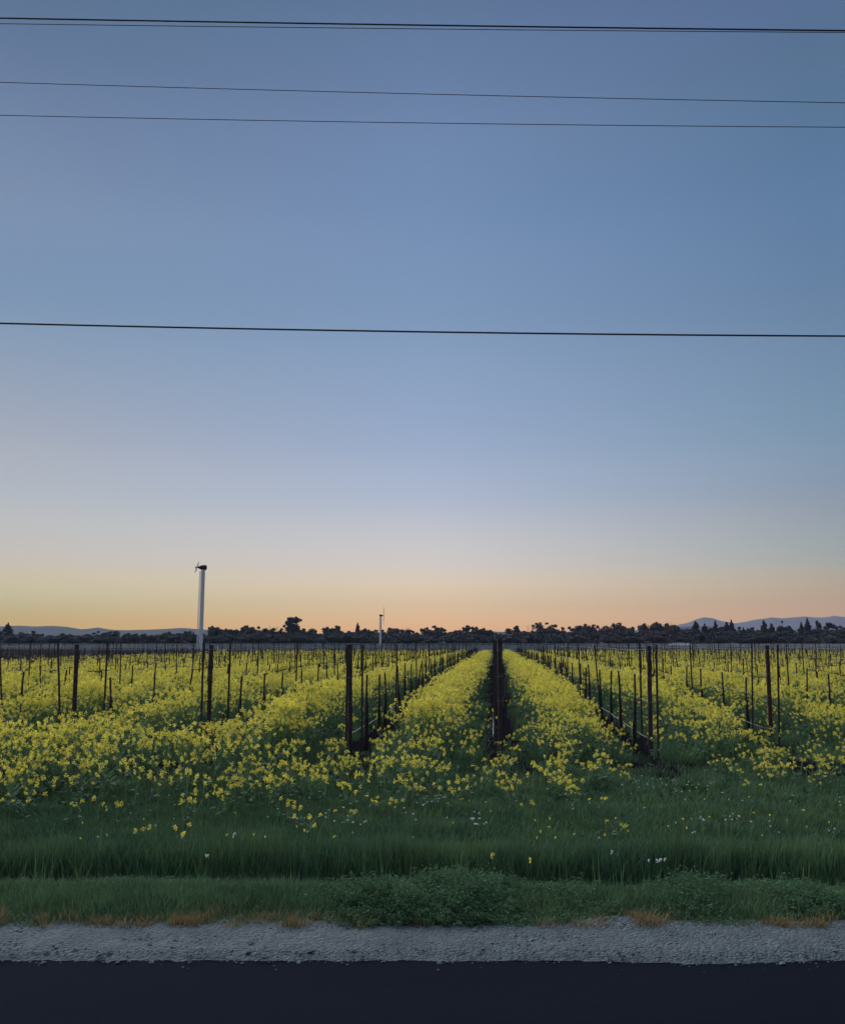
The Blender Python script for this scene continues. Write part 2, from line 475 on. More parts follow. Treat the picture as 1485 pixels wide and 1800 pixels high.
def mustard_plant(seed, heads=20, leafy=26, HT=1.0):
    """one mustard plant HT m tall: stem, branches, leaves, racemes of small petals"""
    g = np.random.default_rng(seed); T = []; MI = []

    def put(v, m):
        T.append(v); MI.append(np.full(len(v) // 3, m))
    lean = g.normal(0, .06, 2)
    base = []; tip = []
    top = np.array([lean[0], lean[1], .92]); SZ = np.array([.35 + .65 * HT, .35 + .65 * HT, HT])
    base.append([0, 0, 0]); tip.append(top)
    hd = [top + [0, 0, .04]]
    for i in range(heads - 1):
        z0 = g.uniform(.35, .8); az = g.uniform(0, 6.283); ln = g.uniform(.10, .30)
        zt = min(1.04, z0 + ln * g.uniform(.8, 1.6))
        if g.random() < .9: zt = max(zt, g.uniform(.80, 1.0))
        p = top * z0 / .92; q = np.array([p[0] + math.cos(az) * ln, p[1] + math.sin(az) * ln, zt])
        base.append(p); tip.append(q); hd.append(q)
    base = np.array(base, float) * SZ; tip = np.array(tip, float) * SZ
    put(blade_tris(base, tip, .008, g), 1)
    hd = np.array(hd, float) * SZ; HS = 1.0 if HT == 1 else .78
    for h in hd:
        k = g.integers(15, 24); off = rand_dirs(k, g) * g.uniform(.006, .034, (k, 1)); off[:, 2] = off[:, 2] * 1.3
        put(to_tris(quads(h + off * HS, g.uniform(.016, .026, k) * HS, g)), 0)
        put(to_tris(quads(h + rand_dirs(2, g) * .012 + [0, 0, .018], .012, g)), 1)
    lz = g.beta(1.4, 1.5, leafy) * .78; az = g.uniform(0, 6.283, leafy); rr = g.uniform(.03, .20, leafy) * (1.1 - lz * .7)
    lc = np.stack([np.cos(az) * rr, np.sin(az) * rr, lz + .03], 1) * SZ
    put(to_tris(quads(lc, g.uniform(.05, .12, leafy) * (1.25 - lz), g, flat=.4, aspect=.6)), 2)
    T = np.concatenate(T); return np_mesh('mustard_plant', T, 3, [M['petal'], M['stem'], M['leaf']], np.concatenate(MI), link=False)


def tuft(seed, nb, rad, h, w, mats, spread=.5, name='grass_tuft'):
    g = np.random.default_rng(seed)
    a = g.uniform(0, 6.283, nb); r = rad * np.sqrt(g.random(nb))
    base = np.stack([np.cos(a) * r, np.sin(a) * r, np.zeros(nb)], 1)
    hh = h * g.uniform(.45, 1.0, nb); a2 = g.uniform(0, 6.283, nb); s = g.uniform(0, spread, nb) * hh
    tip = base + np.stack([np.cos(a2) * s, np.sin(a2) * s, hh], 1)
    return np_mesh(name, blade_tris(base, tip, w, g), 3, mats, link=False)


def feathery(seed):
    """low feathery weed, 0.25 m: many fine leaflets on short stems"""
    g = np.random.default_rng(seed); T = []
    ns = 16; a = g.uniform(0, 6.283, ns); s = g.uniform(.02, .14, ns)
    tip = np.stack([np.cos(a) * s, np.sin(a) * s, g.uniform(.10, .25, ns)], 1)
    T.append(blade_tris(np.zeros((ns, 3)) + tip * [.2, .2, 0], tip, .005, g))
    for t_ in tip:
        k = 16; f = g.uniform(.25, 1.05, k)[:, None]
        c = t_ * [1, 1, 1] * f + rand_dirs(k, g) * .022
        T.append(to_tris(quads(c, g.uniform(.010, .034, k), g, aspect=.4)))
    return np_mesh('weed_plant', np.concatenate(T), 3, [M['weed']], link=False)


MUST = [mustard_plant(100 + i, 9 + i % 5, 26) for i in range(8)]
MUST_GREEN = [mustard_plant(250 + i, 2 + i, 38) for i in range(4)]
MUST_LOW = [mustard_plant(200 + i, 3 + i, 16, .42) for i in range(4)]
MUST_MID = [mustard_plant(220 + i, 6 + i, 24, .62) for i in range(4)]
GRASS = [tuft(300 + i, 46, .15, .30, .006, [M['grass']]) for i in range(5)]
WEED = [feathery(400 + i) for i in range(4)]
DRY = [tuft(500 + i, 26, .06, .12, .005, [M['dry']], .7, 'dry_tuft') for i in range(3)]

ROWEND = {-5: 17.4, -4: 17.3, -3: 16.0, -2: 15.6, -1: 15.2, 0: 15.3, 1: 15.2, 2: 16.8, 3: 16.9, 4: 17.3}
FAR_Y = 112.0


def row_u(k): return .05 + ROW * k


def row_start(k): return ROWEND.get(k, 17.5)


def sm(a, b, x):
    f = min(1, max(0, (x - a) / (b - a))); return f * f * (3 - 2 * f)


def scale3(n, lo, hi): return rng.uniform(lo, hi, n)


# ---- mustard cover crop
P = []; SC = []; IX = []
KMIN = -11


def mustard_ok(X, Y):
    """(chance, height, low?) of a mustard plant"""
    u = X - TA * Y; kk = (u - .05) / ROW; k = round(kk); d = abs(kk - k) * ROW
    if kk < KMIN + .1: return 0, 0, 0
    nz_ = nse(X, Y, .45, 2); nz2 = nse(X, Y, 1.6, 5)
    st = row_start(k)
    if Y > st - 1.0:      # between the rows
        if d < .68 + .12 * nz2: return (.14 if Y < st + 2.2 else .05 if Y < 24 else 0), .42, 1
        prof = .62 + .38 * sm(.62, 1.1, d)
        h = (1.0 if Y > 18 else .86 + .12 * sm(14, 18, Y)) * prof * (1 + .15 * nz_ + .08 * nz2)
        if X > 1.5 and Y < 19: h *= .86
        return (1.0 if Y < 45 else .8), h, (2 if rng.random() < .75 * sm(1.02, .7, d) + (.35 if nz_ < -.2 else 0) else 0)
    # headland between the end posts and the meadow
    left = sm(1.0, -3.2, X); right = sm(1.6, 3.0, X)
    h = .56 + .22 * left - .08 * right
    front = 9.7 - .5 * left + 1.7 * right
    full = 12.4 - 1.1 * left + 2.3 * right
    c = sm(front, full, Y + .9 * nz_ + .5 * nz2)
    h *= .50 + .50 * sm(front, full + 1.2, Y)
    if d < .5 and Y > st - 2.6: c *= .18; h *= .62
    elif d < .85 and Y > st - 3.0: c *= .55; h *= .8
    if nz_ < -.25: c *= .45
    c = max(c, .07 * sm(8.5, 9.3, Y) * (left + .35 * (1 - right) * (1 - left)) * (1 if nz2 > -.1 else .3))
    return c * .66, h, int(c < .4)


def density_fill(y0, y1, dens):
    y = y0
    while y < y1:
        w = .50 * y + 3.0
        n = rng.poisson(2 * w * .5 * dens)
        for X, Y in zip(rng.uniform(-w, w, n), rng.uniform(y, y + .5, n)):
            c, h, low = mustard_ok(X, Y)
            if rng.random() < c:
                hh = h * rng.uniform(.82, 1.14)
                P.append((X, Y, gz(X, Y) - .01)); wd = rng.uniform(.85, 1.2) * (.55 if low == 1 else .75 + .25 * hh) * (1.0 if Y < 30 else 1.25)
                
                ty = rng.integers(12, 16) if low == 2 else rng.integers(8, 12) if (low and hh < .55) or hh < .48 else rng.integers(16, 20) if hh < .78 else rng.integers(0, 8)
                ht = .42 if 8 <= ty < 12 else .62 if ty >= 16 else 1.0
                if low == 1: wd = rng.uniform(.85, 1.15)
                elif ht < 1: wd = rng.uniform(.9, 1.2) * (1.0 if Y < 30 else 1.3)
                SC.append((wd, wd, hh / ht)); IX.append(ty)
        y += .5


density_fill(8.2, 20, 21); density_fill(20, 45, 19); density_fill(45, FAR_Y, 10)
n = len(P); rot = np.zeros((n, 3)); rot[:, 2] = rng.uniform(0, 6.283, n); rot[:, :2] = rng.normal(0, .07, (n, 2))
tag(scatter('mustard_flowers', P, rot, SC, IX, MUST + MUST_LOW + MUST_GREEN + MUST_MID), 'yellow flowering mustard cover crop filling the strips between the vine rows', 'wildflowers', kind='stuff')
print('mustard', n)

# ---- meadow grass
P = []; SC = []
for _ in range(26000):
    Y = 7.95 + 8.5 * rng.random() ** 1.35; X = rng.uniform(-.5 * Y - 2.5, .5 * Y + 2.5)
    u = X - TA * Y; kk = (u - .05) / ROW; d = abs(kk - round(kk)) * ROW
    if Y > 13 and d < .7 and rng.random() < .85: continue
    nn = nse(X, Y, .5, 11); n2 = nse(X, Y, 2.0, 12)
    if Y > 11 and rng.random() < .3 + .5 * sm(11, 15, Y): continue
    h = .66 + .26 * nn + .2 * n2
    if Y < 9.0: h *= 1.3 + .55 * sm(8.9, 8.4, Y)
    if Y > 11: h *= .85
    P.append((X, Y, gz(X, Y) - .01)); SC.append((rng.uniform(.9, 1.4),) * 2 + (max(.25, h) * rng.uniform(.75, 1.1),))
# short grass and seedlings between the rows
for _ in range(9000):
    Y = 15 + 30 * rng.random() ** 1.5; X = rng.uniform(-.5 * Y - 2, .5 * Y + 2)
    u = X - TA * Y; kk = (u - .05) / ROW; d = abs(kk - round(kk)) * ROW
    if d < .42: continue
    P.append((X, Y, gz(X, Y) - .01)); SC.append((1.5, 1.5, rng.uniform(.4, 1.0)))
# verge between the gravel and the ditch
for _ in range(9000):
    Y = 6.14 + 1.4 * rng.random(); X = rng.uniform(-7, 7)
    bush = sm(-1.1, -.3, X) * sm(2.6, 1.3, X)
    h = .18 + .22 * sm(6.15, 6.5, Y) + .12 * nse(X, Y, 1.2, 21)
    P.append((X, Y, gz(X, Y) - .01)); SC.append((rng.uniform(.6, .95),) * 2 + (max(.12, h) * 1.25 * rng.uniform(.6, 1.3) * sm(7.9, 6.6, Y),))
n = len(P); rot = np.zeros((n, 3)); rot[:, 2] = rng.uniform(0, 6.283, n); rot[:, :2] = rng.normal(0, .08, (n, 2))
tag(scatter('meadow_grass', P, rot, SC, rng.integers(0, 5, n), GRASS), 'dark green grass growing between the road shoulder and the vineyard', 'grass', kind='stuff')

# ---- feathery weeds on the verge
P = []; SC = []
for _ in range(9000):
    Y = rng.uniform(6.1, 7.35); X = rng.uniform(-7, 7)
    mid = sm(-1.0, -.35, X) * sm(1.3, .5, X) * (.55 + .45 * sm(-.2, .2, nse(X, Y, 1.6, 36)) + .3 * math.exp(-((X - .1) / .5) ** 2)) + .3 * sm(.6, 1.0, X) * sm(1.9, 1.2, X)
    r2 = max(math.exp(-((X - 1.9) / .28) ** 2), math.exp(-((X - 2.55) / .22) ** 2)) * .9
    l2 = .10 + .45 * max(0, nse(X, 0, .9, 33))
    dens = max(mid, r2, l2)
    front = edge_far(X) + .02 + .16 * (1 - max(mid, r2 * .4)) + .08 * nse(X, 3, 3, 34)
    if Y < front or rng.random() > .12 + .88 * dens: continue
    h = (.34 + .42 * dens) * (.55 + .45 * sm(front, front + .35, Y)) * (1 + .75 * nse(X, Y, 2.2, 35)) * (1 + .3 * nse(X, Y, 6, 38)) * sm(7.7, 6.9, Y)
    if h < .15: continue
    P.append((X, Y, gz(X, Y) - .01)); SC.append((rng.uniform(.8, 1.25),) * 2 + (h,))
n = len(P); rot = np.zeros((n, 3)); rot[:, 2] = rng.uniform(0, 6.283, n); rot[:, :2] = rng.normal(0, .12, (n, 2))
tag(scatter('verge_weeds', P, rot, SC, rng.integers(0, 4, n), WEED), 'low feathery green weeds mounded along the gravel shoulder', 'weeds', kind='stuff')

# ---- pale seed stalks in the long grass
STALK = [tuft(600 + i, 5, .05, .42, .0045, [M['stem']], .35, 'seed_stalk') for i in range(3)]
P = []; SC = []
for _ in range(900):
    Y = 7.0 + 6.0 * rng.random() ** 1.2; X = rng.uniform(-.5 * Y - 2, .5 * Y + 2)
    if nse(X, Y, 1.1, 71) < -.05: continue
    P.append((X, Y, gz(X, Y))); SC.append((1, 1, rng.uniform(.5, 1.15) * (1.25 if 8.0 < Y < 9 else .9)))
n = len(P); rot = np.zeros((n, 3)); rot[:, 2] = rng.uniform(0, 6.283, n)
tag(scatter('seed_stalks', P, rot, SC, rng.integers(0, 3, n), STALK), 'pale thin seed stalks standing out of the long dark grass', 'grass', kind='stuff')

# ---- broad leaves low in the verge and meadow
def rosette(seed):
    g = np.random.default_rng(seed); n_ = 12; a = g.uniform(0, 6.283, n_); ln = g.uniform(.05, .13, n_)
    tip = np.stack([np.cos(a) * ln, np.sin(a) * ln, g.uniform(.04, .14, n_)], 1)
    return np_mesh('rosette', blade_tris(np.zeros((n_, 3)), tip, g.uniform(.02, .035, n_), g), 3, [M['leaf']], link=False)


P = []; SC = []
for _ in range(2600):
    Y = 6.2 + 6.5 * rng.random() ** 1.3; X = rng.uniform(-.5 * Y - 2, .5 * Y + 2)
    if nse(X, Y, 1.4, 91) < .02 or 7.4 < Y < 8.3: continue
    P.append((X, Y, gz(X, Y) + (.08 if Y > 8.3 else .02))); SC.append((rng.uniform(.35, .65) * (.7 if Y < 7.4 else 1.2),) * 3)
n = len(P); rot = np.zeros((n, 3)); rot[:, 2] = rng.uniform(0, 6.283, n); rot[:, :2] = rng.normal(0, .15, (n, 2))
tag(scatter('verge_herbs', P, rot, SC, rng.integers(0, 4, n), [rosette(700 + i) for i in range(4)]), 'broad leaved herbs mixed into the verge grass', 'weeds', kind='stuff')

# ---- dry orange grass at the gravel edge
P = []; SC = []
for _ in range(6500):
    X = rng.uniform(-7, 7); Y = edge_far(X) + rng.uniform(-.03, .26) * rng.random() ** .3
    c = -.04 + 1.0 * nse(X, 0, 1.1, 41) + 1.2 * nse(X, Y, 6, 42) + .30 * sm(-.2, -1.0, X) + .12 * sm(1.2, 1.9, X)
    if -.6 < X < 1.1: c *= .45
    if rng.random() > c * .6: continue
    P.append((X, Y, max(gz(X, Y), .0))); SC.append((rng.uniform(.6, 1.2),) * 2 + (rng.uniform(.2, .95) * (1 + .5 * nse(X, 0, 6, 43)),))
n = len(P); rot = np.zeros((n, 3)); rot[:, 2] = rng.uniform(0, 6.283, n)
tag(scatter('dry_grass', P, rot, SC, rng.integers(0, 3, n), DRY), 'short dry orange grass along the edge of the gravel shoulder', 'dry grass', kind='stuff')

# ---- loose stones on the shoulder
def stone(seed):
    g = np.random.default_rng(seed); b = MB()
    vs = [Vector(v) for v in ((1, 0, 0), (-1, 0, 0), (0, 1, 0), (0, -1, 0), (0, 0, .7), (0, 0, -.7), (.6, .6, .3), (-.6, .6, .3), (.6, -.6, .3), (-.6, -.6, .3))]
    fs = [(0, 6, 4), (6, 2, 4), (2, 7, 4), (7, 1, 4), (1, 9, 4), (9, 3, 4), (3, 8, 4), (8, 0, 4), (6, 0, 5), (2, 6, 5), (7, 2, 5), (1, 7, 5), (9, 1, 5), (3, 9, 5), (8, 3, 5), (0, 8, 5)]
    T = np.array([[tuple(vs[i] * (1 + .25 * math.sin(i * 3 + seed))) for i in f] for f in fs]).reshape(-1, 3)
    return np_mesh('stone', T, 3, [M['stone']], link=False)


P = []; SC = []
for _ in range(5200):
    X = rng.uniform(-7, 7); f = rng.random() ** 1.2; Y = edge_near(X) - .03 + (edge_far(X) - edge_near(X)) * f
    if f < .03 and rng.random() < .5: Y -= rng.random() ** 2 * .12
    s = rng.uniform(.003, .009) * (2.2 if rng.random() < .08 else 1)
    P.append((X, Y, .006 if Y < edge_near(X) else .026)); SC.append((s * rng.uniform(.8, 1.5), s, s * .8))
n = len(P); rot = rng.uniform(0, 6.283, (n, 3)); rot[:, :2] *= .05
tag(scatter('loose_gravel', P, rot, SC, rng.integers(0, 3, n), [stone(i) for i in range(3)]), 'loose pale stones lying on the gravel shoulder', 'gravel', kind='stuff')

# ---- small white and yellow meadow flowers
def small_flower(seed, m, r):
    g = np.random.default_rng(seed)
    stem = blade_tris(np.zeros((1, 3)), np.array([[.02, 0, .30]]), .004, g)
    pet = to_tris(quads(np.array([.02, 0, .30]) + rand_dirs(8, g) * r * .7, r, g))
    return np_mesh('small_flower', np.concatenate([stem, pet]), 3, [M['stem'], m], np.r_[np.zeros(3, int), np.ones(16, int)], link=False)


FW = [small_flower(1, M['white_petal'], .010), small_flower(2, M['petal'], .012)]
P = []; SC = []; IX = []


def spot(x, y, ty, s=1.0, z=.05):
    d = at(x, y, 10) - Vector((0, 0, CAMZ)); k = (z - CAMZ) / d.z; X, Y = d.x * k, 10 * k
    g0 = gz(X, Y); P.append((X, Y, g0)); SC.append((s, s, (z - g0) / .30)); IX.append(ty)


for cx, cy, n_, sx, sy in ((1165, 1380, 26, 45, 6), (838, 1442, 7, 9, 5), (1240, 1440, 10, 40, 5), (405, 1470, 3, 4, 4), (640, 1432, 7, 60, 8), (1290, 1438, 5, 12, 4), (740, 1412, 6, 20, 3), (1160, 1513, 4, 9, 2), (360, 1507, 2, 2, 1), (1081, 1497, 1, 1, 1), (835, 1445, 4, 5, 5), (590, 1440, 6, 50, 10)):
    for _ in range(n_): spot(rng.normal(cx, sx), rng.normal(cy, sy), 0, rng.uniform(.8, 1.6))
for _ in range(110): spot(rng.uniform(0, 1485), rng.uniform(1385, 1475), int(rng.random() < .55), rng.uniform(.7, 1.2))
for x, y in ((955, 1462), (865, 1505), (937, 1513), (859, 1505), (1410, 1424), (540, 1460), (590, 1472), (1392, 1398), (1058, 1468)): spot(x, y, 1, 1.3)
n = len(P); rot = np.zeros((n, 3)); rot[:, 2] = rng.uniform(0, 6.283, n)
tag(scatter('meadow_flowers', P, rot, SC, IX, FW), 'tiny white and yellow wildflowers dotted through the dark grass', 'wildflowers', kind='stuff')

# ------------------------------------------------------------------ vineyard
ORD = ['zeroth', 'first', 'second', 'third', 'fourth', 'fifth', 'sixth', 'seventh', 'eighth', 'ninth', 'tenth', 'eleventh', 'twelfth', 'thirteenth', 'fourteenth', 'fifteenth', 'sixteenth', 'seventeenth', 'eighteenth', 'nineteenth', 'twentieth', 'twenty-first', 'twenty-second', 'twenty-third', 'twenty-fourth', 'twenty-fifth', 'twenty-sixth', 'twenty-seventh', 'twenty-eighth', 'twenty-ninth', 'thirtieth', 'thirty-first', 'thirty-second', 'thirty-third', 'thirty-fourth', 'thirty-fifth', 'thirty-sixth', 'thirty-seventh', 'thirty-eighth', 'thirty-ninth', 'fortieth', 'forty-first', 'forty-second', 'forty-third', 'forty-fourth', 'forty-fifth', 'forty-sixth', 'forty-seventh', 'forty-eighth', 'forty-ninth', 'fiftieth'] + ['far'] * 60


def rowname(k):
    return 'the centre row' if k == 0 else f"the {ORD[abs(k)]} row {'left' if k < 0 else 'right'} of centre"


def rx(k, Y): return row_u(k) + TA * Y


def in_view(X, Y, m=1.0): return abs(X) < .468 * Y + m


# end posts: thick rusted steel pipe, capped
def end_post(k):
    Y = row_start(k); X = rx(k, Y)
    g = random.Random(k * 31 + 5); r = .037 if k != 0 else .041; h = 1.87 + (.10 if k == 0 else g.uniform(-.02, .03))
    b = MB(); zz = [0, .3, .6, .9, 1.2, 1.5, h - .02, h, h + .006]; ln = (g.uniform(-.02, .02), g.uniform(-.02, .01))
    b.tube([(ln[0] * z, ln[1] * z, z - .1 if z == 0 else z) for z in zz], [r * (1 + g.uniform(-.05, .05)) for _ in zz[:-2]] + [r, r * .8], 12)
    root = empty('end_post', (X, Y, gz(X, Y)))
    nm = {0: 'standing in the centre row that points at the camera'}.get(k, f'closing {rowname(k)}')
    tag(root, f'thick {"reddish " if k == 2 else ""}rusted end post {nm}', 'post', 'end posts of the vine rows')
    b.build('pipe', M['rust'] if k == 2 else M['rust_dark'], root, smooth=False)
    for z in (.95, 1.35, 1.78):
        w = MB(); w.tube([(math.cos(t) * (r + .004) + ln[0] * z, math.sin(t) * (r + .004) + ln[1] * z, z + .003 * math.sin(t * 3)) for t in np.linspace(0, 6.283, 11)], .003, 4, caps=False)
        w.build('wire_wrap', M['wire'], root)


VIEW_ROWS = [k for k in range(-30, 22)]
for k in VIEW_ROWS:
    Y = row_start(k)
    if in_view(rx(k, Y), Y, 1.2): end_post(k)

# line posts: thin steel posts with notched flange
def line_post_mesh(seed):
    g = random.Random(seed); b = MB(); h = 1.90; w = .040
    b.box((0, 0, h / 2 - .05), (w * .85, .007, h + .1)); b.box((0, .0135, h / 2 - .05), (.007, .020, h + .1))
    for i in range(16):
        b.box((0, -.0065, .55 + i * .08), (.014, .006, .022))
    return b.build('line_post', M['steel'])


LP = [line_post_mesh(i) for i in range(1)]
cand = []
for k in VIEW_ROWS:
    s0 = row_start(k)
    lst = [s0 - .5, s0 + 1.1] + list(np.arange(s0 + 6.6, FAR_Y if k >= KMIN else 125, 5.5))
    for j, Y in enumerate(lst):
        X = rx(k, Y)
        if in_view(X, Y, .8): cand.append((math.hypot(X, Y), k, j, X, Y))
cand.sort()
first = True
g = random.Random(3)
rest = MB()
LEAN = {(-4, 1): -.10, (-3, 0): -.10, (-4, 0): -.10, (-3, 1): 0.0, (2, 0): 0.03, (2, 1): .05}
for i, (d, k, j, X, Y) in enumerate(cand):
    lx = LEAN.get((k, j), g.gauss(0, .018)); ly = g.gauss(0, .015); tall = g.uniform(.97, 1.02)
    X += g.uniform(-.05, .05) if k else -.09
    if i < 300:
        o = LP[0] if first else LP[0].copy()
        if not first: COL.objects.link(o)
        first = False
        o.name = 'line_post' if i == 0 else 'line_post.%03d' % i
        o.location = (X, Y, gz(X, Y)); o.rotation_euler = (ly, lx, g.uniform(-.4, .4)); o.scale = (1, 1, tall)
        where = 'just before the end post' if j == 0 else f'{ORD[j]} behind the end post'
        tag(o, f"line post, {where} of {rowname(k)}", 'post', 'thin line posts along the vine rows')
    else:
        rest.tube([(X, Y, gz(X, Y) - .05), (X + lx * 1.9, Y, gz(X, Y) + 1.88)], .017, 4)
tag(rest.build('line_posts', M['steel']), 'faint thin line posts far along the vine rows', 'posts', kind='stuff')
print('line posts', len(cand))


# grapevines: stake, trunk, and further out cordon arms
def vine(seed, arms):
    g = random.Random(seed)
    root = empty('grapevine', (0, 0, 0))
    b = MB(); b.tube([(0, 0, -.1), (g.uniform(-.01, .01), 0, .7), (g.uniform(-.02, .02), g.uniform(-.02, .02), 1.34 + g.uniform(-.07, .07))], .019, 5)
    b.tube([(0.004, 0, .62), (.004, 0, .66)], .024, 6); b.build('stake', M['steel'], root)
    b = MB(); n = 9; pts = []; rad = []
    th = .98 if arms else g.uniform(.72, .95)
    for i in range(n):
        z = th * i / (n - 1); pts.append((.022 + g.uniform(-.008, .008) - .012 * i / n, g.uniform(-.010, .010), z - (.05 if i == 0 else 0)))
        rad.append((.038 - .017 * i / n) * g.uniform(.9, 1.12))
    b.tube(pts, rad, 7); tp = Vector(pts[-1])
    if not arms:
        b.tube([tp, tp + Vector((g.uniform(-.01, .01), .01, .12)), tp + Vector((-.012, 0, .30))], [.012, .008, .004], 5)
    b.build('trunk', M['bark'], root, smooth=True)
    if arms:
        c = MB()
        for sgn in (-1, 1):
            pp = [tp + Vector((0, 0, -.01))]; L_ = .86
            for i in range(1, 7):
                pp.append(tp + Vector((g.uniform(-.02, .02), sgn * L_ * i / 6, .05 + g.uniform(-.02, .03))))
            c.tube(pp, [.016, .015, .014, .013, .012, .010, .007], 5)
            for i in range(1, 7):
                p = pp[i]; hgt = g.uniform(.06, .16) if g.random() < .75 else g.uniform(.2, .42)
                c.tube([p, p + Vector((g.uniform(-.03, .03), g.uniform(-.03, .03), hgt * .5)), p + Vector((g.uniform(-.06, .06), g.uniform(-.05, .05), hgt))], [.007, .006, .003], 4)
        c.build('cordon', M['bark'], root)
    return root


VT = {False: [vine(i, False) for i in range(4)], True: [vine(20 + i, True) for i in range(4)]}
used = set(); cand = []
for k in VIEW_ROWS:
    s0 = row_start(k) + 1.65
    for j, Y in enumerate(np.arange(s0, FAR_Y if k >= KMIN else 125, 1.84)):
        X = rx(k, Y)
        if in_view(X, Y, .6) and (k >= KMIN or Y > 40): cand.append((math.hypot(X, Y), k, j + 1, X, Y))
cand.sort(); g = random.Random(11); rest = MB()
for i, (d, k, j, X, Y) in enumerate(cand):
    arms = Y > 27 + g.uniform(-5, 6); X += g.uniform(-.06, .06) * (0 if k == 0 else 1) - (g.choice((-.01, .0, .07)) if k == 0 else 0)
    if i < 300:
        q = g.randrange(4); src = VT[arms][q]
        if (arms, q) in used: o = copy_tree(src)
        else: o = src; used.add((arms, q))
        o.location = (X, Y, gz(X, Y)); o.rotation_euler = (g.gauss(0, .02), g.gauss(0, .022) if g.random() < .8 else g.gauss(0, .09), R(-4.58) + (math.pi if g.random() < .5 else 0))
        sc = g.uniform(.94, 1.04); o.scale = (1, 1, sc)
        lb = f"dormant grapevine on stake, {ORD[j]} from the road in {rowname(k)}"
        tag(o, lb, 'grapevine', 'dormant grapevines along the vine rows')
    else:
        z0 = gz(X, Y); lx = g.gauss(0, .03)
        rest.tube([(X, Y, z0), (X + lx, Y, z0 + .95), (X + lx * 1.4, Y, z0 + g.uniform(1.26, 1.42))], [.034, .030, .022], 4)
        y_ = Y
        a = Vector((X + lx - TA * .9, Y - .9, z0 + .98 + g.uniform(-.02, .02))); c = Vector((X + lx, Y, z0 + .97)); e = Vector((X + lx + TA * .9, Y + .9, z0 + .98 + g.uniform(-.02, .02)))
        rest.tube([a, c, e], [.012, .019, .012], 4, caps=False)
        for _ in range(7):
            f = g.uniform(-1, 1); p = c + Vector((TA * f * .9, f * .9, 0)); h = g.uniform(.08, .28)
            rest.tube([p, p + Vector((g.uniform(-.07, .07), g.uniform(-.05, .05), h))], [.010, .005], 3, caps=False)
tag(rest.build('grapevines', M['bark']), 'dense rows of dormant vines blurring together in the distance', 'vines', kind='stuff')
print('vines', len(cand))

# trellis wires and drip hoses, row by row
for k in range(-14, 16):
    s0 = row_start(k); y1 = FAR_Y
    ya = max(s0, (abs(row_u(k)) - 1) / .56 - 4)
    g = random.Random(k + 99); root = empty('trellis_wires', (rx(k, s0), s0, GZ))
    tag(root, f'thin grey trellis wires strung between the posts of {rowname(k)}', 'wires', 'trellis wires of the vine rows')
    for z in (.95, 1.36, 1.79):
        b = MB(); yy = list(np.arange(s0, min(s0 + 60, y1), 2.75)) + list(np.arange(min(s0 + 60, y1), y1 + .1, 10))
        b.tube([(rx(k, Y) - rx(k, s0) + .02, Y - s0, z - .018 * (i % 2) + g.uniform(-.004, .004)) for i, Y in enumerate(yy)], .0022, 4, caps=False)
        b.build('wire', M['wire'], root)
    if -6 <= k <= 6:
        b = MB(); yy = np.arange(s0 + .1, 75, .92)
        off = -.12 if k <= 0 else .02
        b.tube([(rx(k, Y) + off, Y, GZ + .35 - (.010 if i % 2 else 0) + .02 * math.sin(Y * .6 + k)) for i, Y in enumerate(yy)], .009, 6)
        tag(b.build('drip_hose', M['hose'], smooth=True), f'drip irrigation hose, grey glint painted on, hanging low along {rowname(k)}', 'hose', 'drip hoses of the vine rows')

# far vineyard beyond the mustard: pale dormant canes, streaked with wires
T = []; g = np.random.default_rng(77)
for Y in [118, 122, 126, 131, 136, 142, 149, 157, 166, 177, 190, 206, 226, 250]:
    w = .52 * Y + 10; n_ = int(2 * w * 5)
    X = g.uniform(-w, w, n_); z0 = np.full(n_, GZ + .75); h = g.uniform(.25, .95, n_); wd = g.uniform(.012, .035, n_) * (Y / 130)
    lean = g.normal(0, .22, n_)
    a = np.stack([X - wd, np.full(n_, Y), z0], 1); b_ = np.stack([X + wd, np.full(n_, Y), z0], 1)
    c = np.stack([X + wd + lean, Y + g.normal(0, .2, n_), z0 + h], 1); d_ = c - np.stack([2 * wd, 0 * wd, 0 * wd], 1)
    T.append(np.stack([a, b_, c, d_], 1).reshape(-1, 3))
    # trunks
    Xt = np.arange(-w, w, 1.8); n2 = len(Xt); z = np.zeros(n2)
    T.append(np.stack([np.stack([Xt - .04, z + Y, z + GZ], 1), np.stack([Xt + .04, z + Y, z + GZ], 1), np.stack([Xt + .03, z + Y, z + GZ + .85], 1), np.stack([Xt - .03, z + Y, z + GZ + .85], 1)], 1).reshape(-1, 3))
    for zz in (.80, 1.25, 1.78):
        hw = .012 * Y / 130 if zz > 1 else .03
        T.append(np.array([[-w, Y, GZ + zz - hw], [w, Y, GZ + zz - hw], [w, Y, GZ + zz + hw], [-w, Y, GZ + zz + hw]]))
tag(np_mesh('far_vineyard', np.concatenate(T), 4, [M['cane']]), 'grey dormant vineyard rows in a band below the tree line', 'vineyard', kind='stuff')


